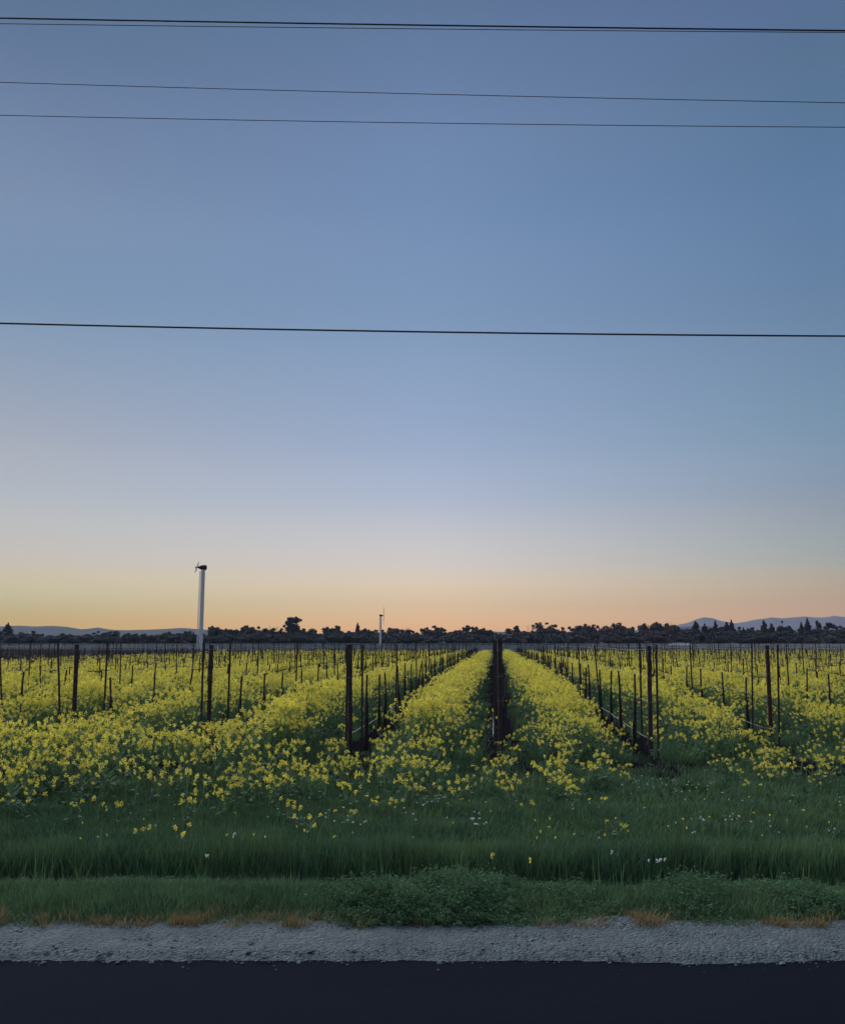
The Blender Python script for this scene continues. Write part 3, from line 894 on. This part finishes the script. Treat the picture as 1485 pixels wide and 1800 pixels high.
# ------------------------------------------------------------------ wind machines
def wind_machine(px, ybase_D, top_px, label, prop_dir, axis, plen, hub_off):
    D = ybase_D
    top = at(px, top_px, D); X = top.x; H = top.z - GZ
    root = empty('wind_machine', (X, D, GZ)); tag(root, label, 'wind machine', 'white wind machines in the vineyard')
    b = MB(); b.tube([(0, 0, 0), (0, 0, H * .5), (0, 0, H)], [.235, .225, .22], 20); b.tube([(0, 0, 0), (0, 0, .05)], .42, 16)
    b.build('tower', M['white_steel'], root, smooth=False)
    # ladder up the left side
    lx = -.37
    b = MB()
    for s in (-.06, .06): b.tube([(lx + s - .02, -.06, 1.2), (lx + s + .04, -.06, H - .2)], .030, 5)
    z = 1.4
    while z < H - .3:
        f = (z - 1.6) / (H - 1.8); b.tube([(lx - .08 + .06 * f, -.06, z), (lx + .06 + .06 * f, -.06, z)], .022, 4); z += .30
    for i in range(11):
        z = 1.9 + (H - 2.4) * i / 10; f = (z - 1.6) / (H - 1.8)
        b.tube([(lx + .04 + .06 * f, -.06, z), (-.15, -.05, z)], .02, 5)
    b.build('ladder', M['white_steel'], root)
    # gearbox head
    b = MB(); ax = Vector(axis).normalized()
    pts = [-.95, -.60, -.30, .10, .34, .40]; rr = [.05, .09, .26, .33, .30, .18]
    b.tube([Vector((0, 0, H + .22)) - ax * p for p in [-q for q in pts]], rr, 10); b.tube([(0, 0, H - .02), (0, 0, H + .1)], .30, 14)
    b.build('gearbox', M['dark_metal'], root, smooth=True)
    hub = Vector((0, 0, H + .22)) + ax * -hub_off
    b = MB(); pd = Vector(prop_dir).normalized(); side = pd.cross(ax).normalized()
    for s in (1, -1):
        vs = []
        for f, w in ((.05, .07), (.35, .17), (.75, .15), (1, .07)):
            c = hub + pd * (s * f * plen); tw = ax * (.35 * (1 - f)) + side
            tw.normalize(); n_ = pd.cross(tw).normalized() * .02
            vs += [c - tw * w + n_, c + tw * w + n_, c + tw * w - n_, c - tw * w - n_]
        fs = [(4 * i + a, 4 * i + (a + 1) % 4, 4 * (i + 1) + (a + 1) % 4, 4 * (i + 1) + a) for i in range(3) for a in range(4)] + [(0, 1, 2, 3), (15, 14, 13, 12)]
        b.add(vs, fs)
    b.tube([hub - ax * .08, hub + ax * .08], .11, 10)
    b.build('propeller', M['white_steel'], root)
    return root


r = wind_machine(357.3, 106, 1001, 'tall white wind machine with ladder and dark gearbox, the nearer one', (-.31, .94, -.14), (1, .33, 0), 2.7, .74)
r = wind_machine(669.3, 252, 1083.5, 'small distant white wind machine with its propeller standing upright', (.02, -.1, 1), (-1, .1, .02), 2.4, .8)
# engine box beside the near tower
p = at(389, 1150, 104)
root = empty('engine_box', (p.x, 104, GZ)); tag(root, 'small white engine box beside the tall wind machine', 'engine box')
b = MB(); b.box((0, 0, .62), (.85, .7, 1.15)); b.build('housing', M['white_steel'], root)
b = MB(); b.box((0, 0, 1.235), (.95, .8, .07)); b.build('lid', M['roof'], root)
b = MB(); b.tube([(.2, 0, 1.27), (.2, 0, 1.5)], .03, 8); b.build('exhaust', M['dark_metal'], root)
for nm, px_, lb in (('marker_stake', 374.5, 'short white marker stake left of the engine box'), ('marker_stake', 382.5, 'taller white marker stake right beside the engine box')):
    p = at(px_, 1150, 100); b = MB(); b.tube([(0, 0, 0), (0, 0, 1.15 if px_ < 380 else 1.5)], .05, 8); b.tube([(0, 0, 1.15 if px_ < 380 else 1.5), (0, 0, 1.2 if px_ < 380 else 1.55)], [.06, .03], 8)
    o = b.build(nm, M['white_steel']); o.location = (p.x, 100, GZ); tag(o, lb, 'stake', 'white marker stakes')


# ------------------------------------------------------------------ farm buildings below the tree line
def shed(px0, px1, ytop, D, wallm, label, gable=True, hfac=.62):
    a = at(px0, ytop, D); c = at(px1, ytop, D); w = c.x - a.x; H = a.z - GZ; eave = H * hfac
    root = empty('farm_shed', ((a.x + c.x) / 2, D, GZ)); tag(root, label, 'shed', 'farm sheds below the tree line')
    dp = w * .8
    b = MB(); b.box((0, 0, eave / 2), (w, dp, eave))
    b.add([(-w / 2, -dp / 2, eave), (w / 2, -dp / 2, eave), (0, -dp / 2, H)], [(0, 1, 2)]) if gable else None
    b.add([(-w / 2, dp / 2, eave), (w / 2, dp / 2, eave), (0, dp / 2, H)], [(0, 2, 1)]) if gable else None
    b.build('wall', wallm, root)
    b = MB(); t = .08
    if gable:
        for s in (-1, 1):
            b.add([(s * (w / 2 + .25), -dp / 2 - .25, eave - .08), (0, -dp / 2 - .25, H + .02), (0, dp / 2 + .25, H + .02), (s * (w / 2 + .25), dp / 2 + .25, eave - .08),
                   (s * (w / 2 + .25), -dp / 2 - .25, eave - .08 + t), (0, -dp / 2 - .25, H + .02 + t), (0, dp / 2 + .25, H + .02 + t), (s * (w / 2 + .25), dp / 2 + .25, eave - .08 + t)],
                  [(0, 1, 2, 3), (4, 7, 6, 5), (0, 4, 5, 1), (3, 2, 6, 7), (0, 3, 7, 4)])
    else:
        b.add([(-w / 2 - .2, -dp / 2 - .2, eave + .01), (w / 2 + .2, -dp / 2 - .2, eave + .01), (w / 2 + .2, 0, H), (-w / 2 - .2, 0, H), (-w / 2 - .2, dp / 2 + .2, eave + .01), (w / 2 + .2, dp / 2 + .2, eave + .01)],
              [(0, 1, 2, 3), (3, 2, 5, 4), (0, 3, 4), (1, 5, 2)])
    b.build('roof', M['roof'], root)
    b = MB(); b.box((w * .2, -dp / 2 - .03, min(1.0, eave * .45)), (min(1.1, w * .25), .05, min(2.0, eave * .9))); b.build('door', M['window_dark'], root)
    for q in (-.3, -.05):
        b = MB(); b.box((w * q, -dp / 2 - .03, eave * .6), (min(.8, w * .14), .05, eave * .3)); b.build('window', M['window_dark'], root)


shed(772, 792, 1126.5, 278, M['house_white'], 'white farm building left of the centre row, the brightest one', False)
shed(843, 862, 1127, 274, M['house_blue'], 'blue grey gabled farm shed just left of the centre post')
shed(736, 748, 1128.5, 282, M['house_white'], 'small white shed left of the brightest white farm building')
shed(618, 634, 1126, 284, M['house_blue'], 'low pale roofed shed left of the small distant wind machine', False)
shed(1176, 1212, 1130.5, 262, M['house_white'], 'long low white farm building to the right of the reddish-topped rows', False)
shed(1272, 1294, 1130.5, 266, M['house_white'], 'white shed below the pair of dark conifers at the right', False)
shed(888, 897, 1131, 268, M['house_white'], 'tiny white shed just right of the centre post', False)

# ------------------------------------------------------------------ trees on the skyline
TREES = []


def leaf_cloud(blobs, per, size, g):
    C_ = []
    for (c, r, w) in blobs:
        n_ = max(8, int(per * w)); d = rand_dirs(n_, g) * (g.random((n_, 1)) ** .45)
        C_.append(np.asarray(c) + d * np.asarray(r))
    C_ = np.concatenate(C_); return quads(C_, g.uniform(size * .6, size * 1.4, len(C_)), g)


def make_tree(kind, H, Wd, seed, m='tree_dark'):
    """H metres tall, Wd wide; returns (list of crown quads, MB for trunk, bare)"""
    g = np.random.default_rng(seed); rg = random.Random(seed); tr = MB(); blobs = []
    if kind == 'cypress':
        for i in range(16):
            f = i / 15; r = Wd / 2 * math.sin(math.pi * min(1, (1 - f) * .8 + .12)) ** .8 * rg.uniform(.85, 1.1)
            blobs.append(((rg.uniform(-.1, .1), rg.uniform(-.1, .1), H * (.06 + .93 * f)), (r, r, H * .06), 1.0 + r))
        tr.tube([(0, 0, 0), (0, 0, H * .8)], [.16, .04], 6); per, sz = 70, .32
    elif kind == 'conifer':
        L_ = 13
        for i in range(L_):
            f = i / (L_ - 1); r = Wd / 2 * (1 - f) ** .75 * (.85 + .3 * rg.random()) + .12
            for q in range(5):
                t = rg.uniform(0, 6.283); blobs.append(((math.cos(t) * r * .55, math.sin(t) * r * .55, H * (.10 + .87 * f) + rg.uniform(-.2, .2)), (r * .6, r * .6, H * .035 + .1), .25 + r * .4))
        tr.tube([(0, 0, 0), (0, 0, H * .97)], [.2, .03], 6); per, sz = 90, .36
    elif kind == 'column':      # broad rounded conifer, feathered top
        for i in range(22):
            f = rg.random(); r = Wd / 2 * (1 - f ** 3.2) * rg.uniform(.6, 1) + .25; t = rg.uniform(0, 6.283)
            blobs.append(((math.cos(t) * r * .5, math.sin(t) * r * .5, H * (.1 + .84 * f)), (r * .6, r * .6, H * .09), .7))
        blobs.append(((0, 0, H * .95), (.25, .25, H * .05), .4)); tr.tube([(0, 0, 0), (0, 0, H * .9)], [.2, .04], 6); per, sz = 130, .42
    elif kind in ('round', 'bush'):
        n_ = 14 if kind == 'round' else 9; lo = .42 if kind == 'round' else .25
        for i in range(n_):
            t = rg.uniform(0, 6.283); rr = Wd / 2 * math.sqrt(rg.random()) * .72; z = H * rg.uniform(lo, .86) * (1 - .25 * (rr / (Wd / 2)) ** 2)
            blobs.append(((math.cos(t) * rr, math.sin(t) * rr, z), (Wd * .20, Wd * .20, H * .13), 1))
        for i in range(4): blobs.append(((rg.uniform(-.32, .32) * Wd, rg.uniform(-.2, .2) * Wd, H * rg.uniform(.75, .93)), (Wd * .09, Wd * .09, H * .06), .3))
        tr.tube([(0, 0, 0), (.1, 0, H * .3), (0, .1, H * .7)], [.22, .17, .06], 7)
        for i in range(5):
            t = rg.uniform(0, 6.283); tr.tube([(.1, 0, H * .3), (math.cos(t) * Wd * .25, math.sin(t) * Wd * .25, H * .65)], [.10, .03], 5)
        per, sz = 130, .42
    elif kind in ('open', 'umbrella'):
        tr.tube([(0, 0, 0), (.15, 0, H * .35), (0, .1, H * .62)], [.26, .2, .12], 7)
        nb = 13 if kind == 'open' else 9
        for i in range(nb):
            t = rg.uniform(0, 6.283); rr = Wd / 2 * rg.uniform(.25, .95)
            z = H * (rg.uniform(.66, .97) if kind == 'open' else rg.uniform(.84, .96)) * (1 - .14 * (rr / (Wd / 2)) ** 2)
            e = (math.cos(t) * rr, math.sin(t) * rr, z)
            tr.tube([(.05, .05, H * rg.uniform(.4, .6)), (e[0] * .5, e[1] * .5, z * .82), e], [.10, .06, .025], 5)
            blobs.append((e, (Wd * .10, Wd * .10, H * .055), .55))
            if kind == 'umbrella': blobs.append((((e[0] * .5), e[1] * .5, z), (Wd * .13, Wd * .13, H * .04), .5))
        per, sz = 130, .32
    elif kind == 'bare':
        tr.tube([(0, 0, 0), (0, 0, H * .45)], [.18, .12], 6)
        for i in range(16):
            t = rg.uniform(0, 6.283); e = Vector((math.cos(t) * Wd / 2 * rg.uniform(.3, 1), math.sin(t) * Wd / 2 * rg.uniform(.3, 1), H * rg.uniform(.7, 1)))
            s0 = Vector((0, 0, H * rg.uniform(.3, .5))); mid = (s0 + e) / 2 + Vector((0, 0, H * .05)); tr.tube([s0, mid, e], [.07, .04, .012], 4)
            for q in range(5):
                t2 = rg.uniform(0, 6.283); f = rg.uniform(.4, 1); p_ = mid.lerp(e, f)
                tr.tube([p_, p_ + Vector((math.cos(t2) * .5, math.sin(t2) * .5, rg.uniform(.3, .9)))], [.02, .008], 3)
        return None, tr
    elif kind == 'eucalypt':    # big dark tree with ragged side sprays
        for i in range(46):
            f = rg.random(); r = Wd * .37 * (1 - .45 * f ** 2.2); t = rg.uniform(0, 6.283); q = rg.random() ** .5
            blobs.append(((math.cos(t) * r * q, math.sin(t) * r * q, H * (.16 + .74 * f)), (Wd * .13, Wd * .13, H * .08), .8))
        for sx, z in ((-.47, .60), (-.40, .70), (-.5, .42), (.46, .40), (.40, .60), (-.2, .93), (.08, .96), (.25, .88)):
            blobs.append(((sx * Wd, rg.uniform(-.1, .1) * Wd, z * H), (Wd * .06, Wd * .06, H * .035), .3))
            tr.tube([(0, 0, H * max(.2, z - .3)), (sx * Wd, 0, z * H)], [.08, .025], 5)
        tr.tube([(0, 0, 0), (.1, 0, H * .5), (0, 0, H * .8)], [.35, .25, .1], 8); per, sz = 150, .42
    return leaf_cloud(blobs, per, sz, g), tr


def plant_tree(name, cat, kind, px, ytop, wpx, D, label, group=None, m='tree_dark', seed=None):
    top = at(px, ytop, D); H = top.z - GZ; Wd = wpx / FPX * D * {'eucalypt': 1.0, 'conifer': 1.5, 'column': 1.55, 'cypress': 1.3}.get(kind, 1.2)
    q, tr = make_tree(kind, H, Wd, seed or int(px * 7 + ytop), m)
    root = empty(name, (top.x, D, GZ)); tag(root, label, cat, group)
    tr.build('trunk', M['twig'] if kind == 'bare' else M['tree_bark'], root)
    if q is not None:
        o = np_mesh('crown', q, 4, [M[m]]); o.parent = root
    TREES.append((px, label, root))
    return root


GRP = 'trees along the far skyline'
SP = [
    ('conifer', 'conifer', 'conifer', 15, 1096, 24, 300, 'dark broad conifer standing alone at the far left of the skyline', 'tree_dark'),
    ('ragged_tree', 'tree', 'umbrella', 374, 1099, 13, 300, 'ragged wind-swept tree just right of the tall wind machine', 'tree_dark'),
    ('round_tree', 'tree', 'round', 391, 1104.5, 16, 300, 'round-topped dark tree, second right of the tall wind machine', 'tree_dark'),
    ('open_tree', 'tree', 'open', 437, 1096, 24, 305, 'open-crowned tree midway between tall wind machine and bushy dark tree', 'tree_dark'),
    ('round_tree', 'tree', 'bush', 455, 1106, 14, 300, 'small rounded tree right of the open-crowned tree', 'tree_dark'),
    ('bare_tree', 'tree', 'bare', 481, 1101, 22, 310, 'bare leafless tree left of the big bushy dark tree', None),
    ('bushy_tree', 'tree', 'eucalypt', 517, 1083.5, 44, 295, 'big bushy dark tree, tallest left of the small wind machine', 'tree_dark'),
    ('round_tree', 'tree', 'column', 575, 1106, 18, 305, 'pointed dark tree between the big bushy tree and the layered conifer', 'tree_dark'),
    ('bare_tree', 'tree', 'bare', 601, 1109, 24, 312, 'low bare tree just left of the layered conifer', None),
    ('conifer', 'conifer', 'conifer', 629, 1096, 14, 300, 'narrow layered conifer left of the small wind machine', 'tree_dark'),
    ('round_tree', 'tree', 'round', 694, 1100, 30, 305, 'wide domed dark tree just right of the small wind machine', 'tree_dark'),
    ('bare_tree', 'tree', 'bare', 713, 1103, 16, 312, 'bare tree behind the domed dark tree', None),
    ('pale_tree', 'tree', 'bush', 724, 1113, 22, 290, 'pale grey-green bushy tree in front of the dark belt', 'tree_pale'),
    ('round_tree', 'tree', 'round', 802, 1108, 26, 305, 'rounded tree just left of the flat-topped tree', 'tree_dark'),
    ('flat_topped_tree', 'tree', 'umbrella', 825, 1098, 22, 300, 'flat-topped open tree left of the centre row', 'tree_dark'),
    ('cypress', 'cypress', 'cypress', 908, 1101.5, 11, 290, 'slim dark cypress just right of the centre row', 'tree_dark'),
    ('oak_tree', 'oak', 'open', 946, 1090, 30, 300, 'large open oak right of the slim cypress', 'tree_dark'),
    ('oak_tree', 'oak', 'open', 970, 1092.5, 28, 304, 'second open oak, adjoining the large one on its right', 'tree_dark'),
    ('bare_tree', 'tree', 'bare', 932, 1098, 16, 310, 'bare twiggy tree on the left flank of the large oak', None),
    ('round_tree', 'tree', 'bush', 1019, 1102.5, 10, 310, 'small round-headed tree, first right of the oaks', 'tree_dark'),
    ('round_tree', 'tree', 'umbrella', 1032, 1100.5, 9, 308, 'small stalked tree, second right of the oaks', 'tree_dark'),
    ('bare_tree', 'tree', 'bare', 1065, 1101, 26, 315, 'wide bare tree midway between the oaks and the right hills', None),
    ('flat_topped_tree', 'tree', 'umbrella', 1093, 1097, 12, 310, 'small flat-topped tree above the long dark hedge of trees', 'tree_dark'),
    ('bare_tree', 'tree', 'bare', 1141, 1097, 22, 315, 'bare rounded tree left of the peaked hill', None),
    ('bare_tree', 'tree', 'bare', 1166, 1094.5, 18, 315, 'bare tree, left of two below the peaked hill', None),
    ('bare_tree', 'tree', 'bare', 1180, 1094.5, 18, 318, 'bare tree, right of two below the peaked hill', None),
    ('conifer', 'conifer', 'column', 1222, 1093, 16, 285, 'dark conifer directly below the peaked hill', 'tree_dark'),
    ('conifer', 'conifer', 'column', 1238, 1096, 13, 288, 'shorter conifer, second below the peaked hill', 'tree_mid'),
    ('conifer', 'conifer', 'conifer', 1257, 1092.5, 11, 285, 'slender conifer midway between peaked hill and twin conifers', 'tree_dark'),
    ('conifer', 'conifer', 'column', 1277, 1093.5, 13, 282, 'left one of the dark twin conifers', 'tree_dark'),
    ('conifer', 'conifer', 'conifer', 1285, 1091, 16, 284, 'right one of the dark twin conifers', 'tree_dark'),
    ('conifer', 'conifer', 'conifer', 1306, 1104.5, 12, 285, 'small low conifer just right of the twin conifers', 'tree_dark'),
    ('conifer', 'conifer', 'column', 1342, 1091.5, 13, 284, 'rounded conifer left of the reddish end post', 'tree_dark'),
    ('conifer', 'conifer', 'column', 1356, 1097, 13, 286, 'lower conifer right behind the reddish end post', 'tree_dark'),
    ('conifer', 'conifer', 'column', 1374, 1091, 17, 283, 'full dark conifer right of the reddish end post', 'tree_dark'),
    ('round_tree', 'tree', 'round', 1386, 1096, 14, 290, 'dull brownish round tree touching the full dark conifer', 'tree_mid'),
    ('conifer', 'conifer', 'conifer', 1408, 1095.5, 12, 285, 'smaller conifer left of the tallest pointed conifer', 'tree_dark'),
    ('conifer', 'conifer', 'conifer', 1418.5, 1087.5, 14, 283, 'tallest pointed conifer at the right of the skyline', 'tree_dark'),
    ('conifer', 'conifer', 'column', 1436, 1091, 19, 283, 'broad full conifer right of the tallest pointed one', 'tree_dark'),
    ('flat_topped_tree', 'tree', 'umbrella', 1461, 1093, 24, 288, 'flat-topped spreading pine near the right edge', 'tree_dark'),
    ('round_tree', 'tree', 'round', 1478, 1104, 34, 280, 'low wide dark tree at the right edge of the skyline', 'tree_dark'),
]
for (nm, cat, kind, px, yt, w, D, lb, mm) in SP:
    plant_tree(nm, cat, kind, px, yt, w, D, lb, GRP, mm or 'tree_dark')

# lower trees that fill the belt
prof = [(-60, 1114), (0, 1113), (30, 1119), (55, 1117), (70, 1118), (110, 1114), (165, 1115), (190, 1120), (215, 1111), (240, 1116), (280, 1115), (330, 1115), (360, 1110), (400, 1108), (450, 1108), (490, 1110), (560, 1109), (640, 1107), (700, 1106), (760, 1110), (800, 1107), (850, 1112), (885, 1113), (920, 1109), (1000, 1105), (1060, 1105), (1120, 1104), (1180, 1103), (1210, 1112), (1250, 1107), (1300, 1106), (1340, 1104), (1400, 1108), (1485, 1106), (1560, 1105)]


def pf(x):
    return float(np.interp(x, [p[0] for p in prof], [p[1] for p in prof]))


VARS = {}
for kind, mm in (('bush', 'tree_dark'), ('round', 'tree_dark'), ('round', 'tree_mid'), ('bush', 'tree_mid'), ('bush', 'tree_twiggy'), ('round', 'tree_twiggy')):
    for q in range(3): VARS[(kind, mm, q)] = [make_tree(kind, 6.0, 6.0, 900 + q * 17 + len(VARS), mm), None, mm]
fill = []; x = -55.0; g = random.Random(5)
while x < 1545:
    fill.append((x, pf(x) + g.uniform(-5, 6), g.uniform(286, 300))); fill.append((x + g.uniform(4, 12), pf(x) + g.uniform(4, 11), g.uniform(272, 284)))
    fill.append((x + g.uniform(-8, 8), 1118 + g.uniform(-2, 4), g.uniform(264, 270)))
    x += g.uniform(18, 25)
fill.sort()
keys = list(VARS); ci = {}
ANCH = [(15, 'far left conifer'), (352, 'tall wind machine'), (517, 'big bushy tree'), (669, 'small wind machine'), (825, 'flat-topped tree'), (908, 'slim cypress'), (946, 'large open oak'), (1093, 'small flat-topped tree'), (1238, 'peaked hill'), (1281, 'twin conifers'), (1345, 'reddish end post'), (1418, 'tallest pointed conifer')]
cnt = {}
for (px, yt, D) in fill:
    k_ = g.choice([q for q in keys if (q[1] == 'tree_twiggy' or (q[1] == 'tree_mid' and g.random() < .3)) == (985 < px < 1205 or 790 < px < 830 or 845 < px < 935 and g.random() < .6) and (q[1] == 'tree_dark' or px < 1205)] or keys); top = at(px, yt, D); H = top.z - GZ
    rec = VARS[k_]
    if rec[1] is None:
        root = empty('belt_tree', (0, 0, 0)); (qd, tr), _, mm = rec
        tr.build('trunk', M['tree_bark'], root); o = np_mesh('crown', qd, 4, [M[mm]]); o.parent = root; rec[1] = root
    else: root = copy_tree(rec[1])
    root.location = (top.x, D, GZ); root.rotation_euler = (0, 0, g.uniform(0, 6.28)); root.scale = (g.uniform(.95, 1.4), g.uniform(.9, 1.3), H / 5.15)
    side = 'lowest front' if D < 271 else 'front' if D < 285 else 'back'
    an = [q for q in ANCH if q[0] <= px]
    nm_ = an[-1][1] if an else 'left picture edge'; cnt[(nm_, side)] = cnt.get((nm_, side), 0) + 1
    lb = f"low {'dark' if k_[1] == 'tree_dark' else 'twiggy' if k_[1] == 'tree_twiggy' else 'dull'} belt tree, {side} layer, {ORD[cnt[(nm_, side)]]} right of the {nm_}"
    tag(root, lb, 'tree', 'low trees of the belt, ' + side)

# ------------------------------------------------------------------ hills
def hill(name, prof_, D, depth, seed):
    b = MB(); xs_ = np.linspace(prof_[0][0], prof_[-1][0], 220); nj_ = 25
    for x in xs_:
        y = np.interp(x, [p[0] for p in prof_], [p[1] for p in prof_]); c = at(x, y, D); H = c.z
        for j in range(nj_):
            f = j / (nj_ - 1) * 2 - 1
            z = H * (1 - abs(f)) ** .8 + H * .10 * nse(c.x / 300, f * 4, 1, seed) * (1 - abs(f)) * abs(f) * 3
            z += H * .02 * nse(c.x, f * 500, .02, seed) if abs(f) < .99 else 0
            b.v.append((c.x * (1 + f * depth / D), D + f * depth, z if abs(f) < 1 else -1))
    b.f = [(i * nj_ + j, (i + 1) * nj_ + j, (i + 1) * nj_ + j + 1, i * nj_ + j + 1) for i in range(len(xs_) - 1) for j in range(nj_ - 1)]; b.m = [0] * len(b.f)
    tag(b.build(name, M['hill'], smooth=True), kind='structure')


hill('hills', [(-500, 1108), (-200, 1103), (0, 1101), (35, 1100), (60, 1101.5), (95, 1100), (120, 1102.5), (145, 1106.5), (172, 1103.5), (200, 1107.5), (222, 1108), (260, 1107), (290, 1105.5), (325, 1104), (345, 1106), (380, 1107.5), (450, 1110), (520, 1113), (640, 1115), (800, 1113), (838, 1109.5), (855, 1108.5), (875, 1111), (905, 1110), (930, 1111), (955, 1108.5), (1000, 1111), (1100, 1111), (1160, 1108), (1205, 1101), (1225, 1100.5), (1245, 1101), (1275, 1107), (1330, 1112), (1500, 1116), (1800, 1118)], 3300, 700, 3)
M['hill'] = mat('hazed_mountain_scrub', (.13, .105, .12), .95, (.17, .14, .15), .003, spec=.05, world=True)  # scrub with distance haze painted in as a paler base colour
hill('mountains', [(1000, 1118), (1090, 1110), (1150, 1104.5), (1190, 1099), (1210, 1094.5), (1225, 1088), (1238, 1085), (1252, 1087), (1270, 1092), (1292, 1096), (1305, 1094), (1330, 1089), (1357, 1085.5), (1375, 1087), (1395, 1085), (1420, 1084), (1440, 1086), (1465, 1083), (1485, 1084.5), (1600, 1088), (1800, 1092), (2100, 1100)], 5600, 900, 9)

# ------------------------------------------------------------------ overhead cables
CAB = [  # (pixels at the left, middle, right edge), radius, label
    ((33, 43.5, 55), .0095, 'thick black overhead cable, highest in the sky'),
    ((43, 50, 58.5), .0045, 'thin overhead wire running close under the highest cable'),
    ((144, 164.5, 180), .0042, 'thin overhead wire, upper one of the middle pair'),
    ((202, 215.5, 223), .0042, 'thin overhead wire, lower one of the middle pair'),
    ((568, 583, 590.5), .0105, 'thick black overhead cable, lowest, alone in mid sky'),
]
for i, (pp, r, lb) in enumerate(CAB):
    D = 10.0 if i != 1 else 10.4
    p3 = [at(x, y, D) for x, y in zip((0, 742, 1485), pp)]
    co = np.polyfit([p.x for p in p3], [p.z for p in p3], 2)
    co[0] = min(max(co[0], .0004), .0022)
    mid = p3[1]; sl = (p3[2].z - p3[0].z) / (p3[2].x - p3[0].x)
    b = MB(); b.tube([(X, D, mid.z + sl * X + co[0] * (X * X - (12 if abs(X) > 99 else 0))) for X in np.linspace(-32, 40, 73)], r, 8)
    tag(b.build('overhead_wire', M['cable'], smooth=True), lb, 'wire', 'overhead wires along the road')

# ------------------------------------------------------------------ haze
b = MB(); b.box((0, 0, 150 - .5), (14400, 14400, 301)); hz = b.build('haze', [])
m = bpy.data.materials.new('haze_air'); m.use_nodes = True; t = m.node_tree
t.nodes.remove(t.nodes['Principled BSDF'])
pv = t.nodes.new('ShaderNodeVolumePrincipled'); pv.inputs['Color'].default_value = (.62, .76, 1.0, 1)
pv.inputs['Density'].default_value = .9e-4; pv.inputs['Anisotropy'].default_value = 0.0
t.links.new(pv.outputs[0], t.nodes['Material Output'].inputs['Volume'])
hz.data.materials.append(m)
tag(hz, 'thin blue evening haze over the fields and hills', 'haze', kind='stuff')
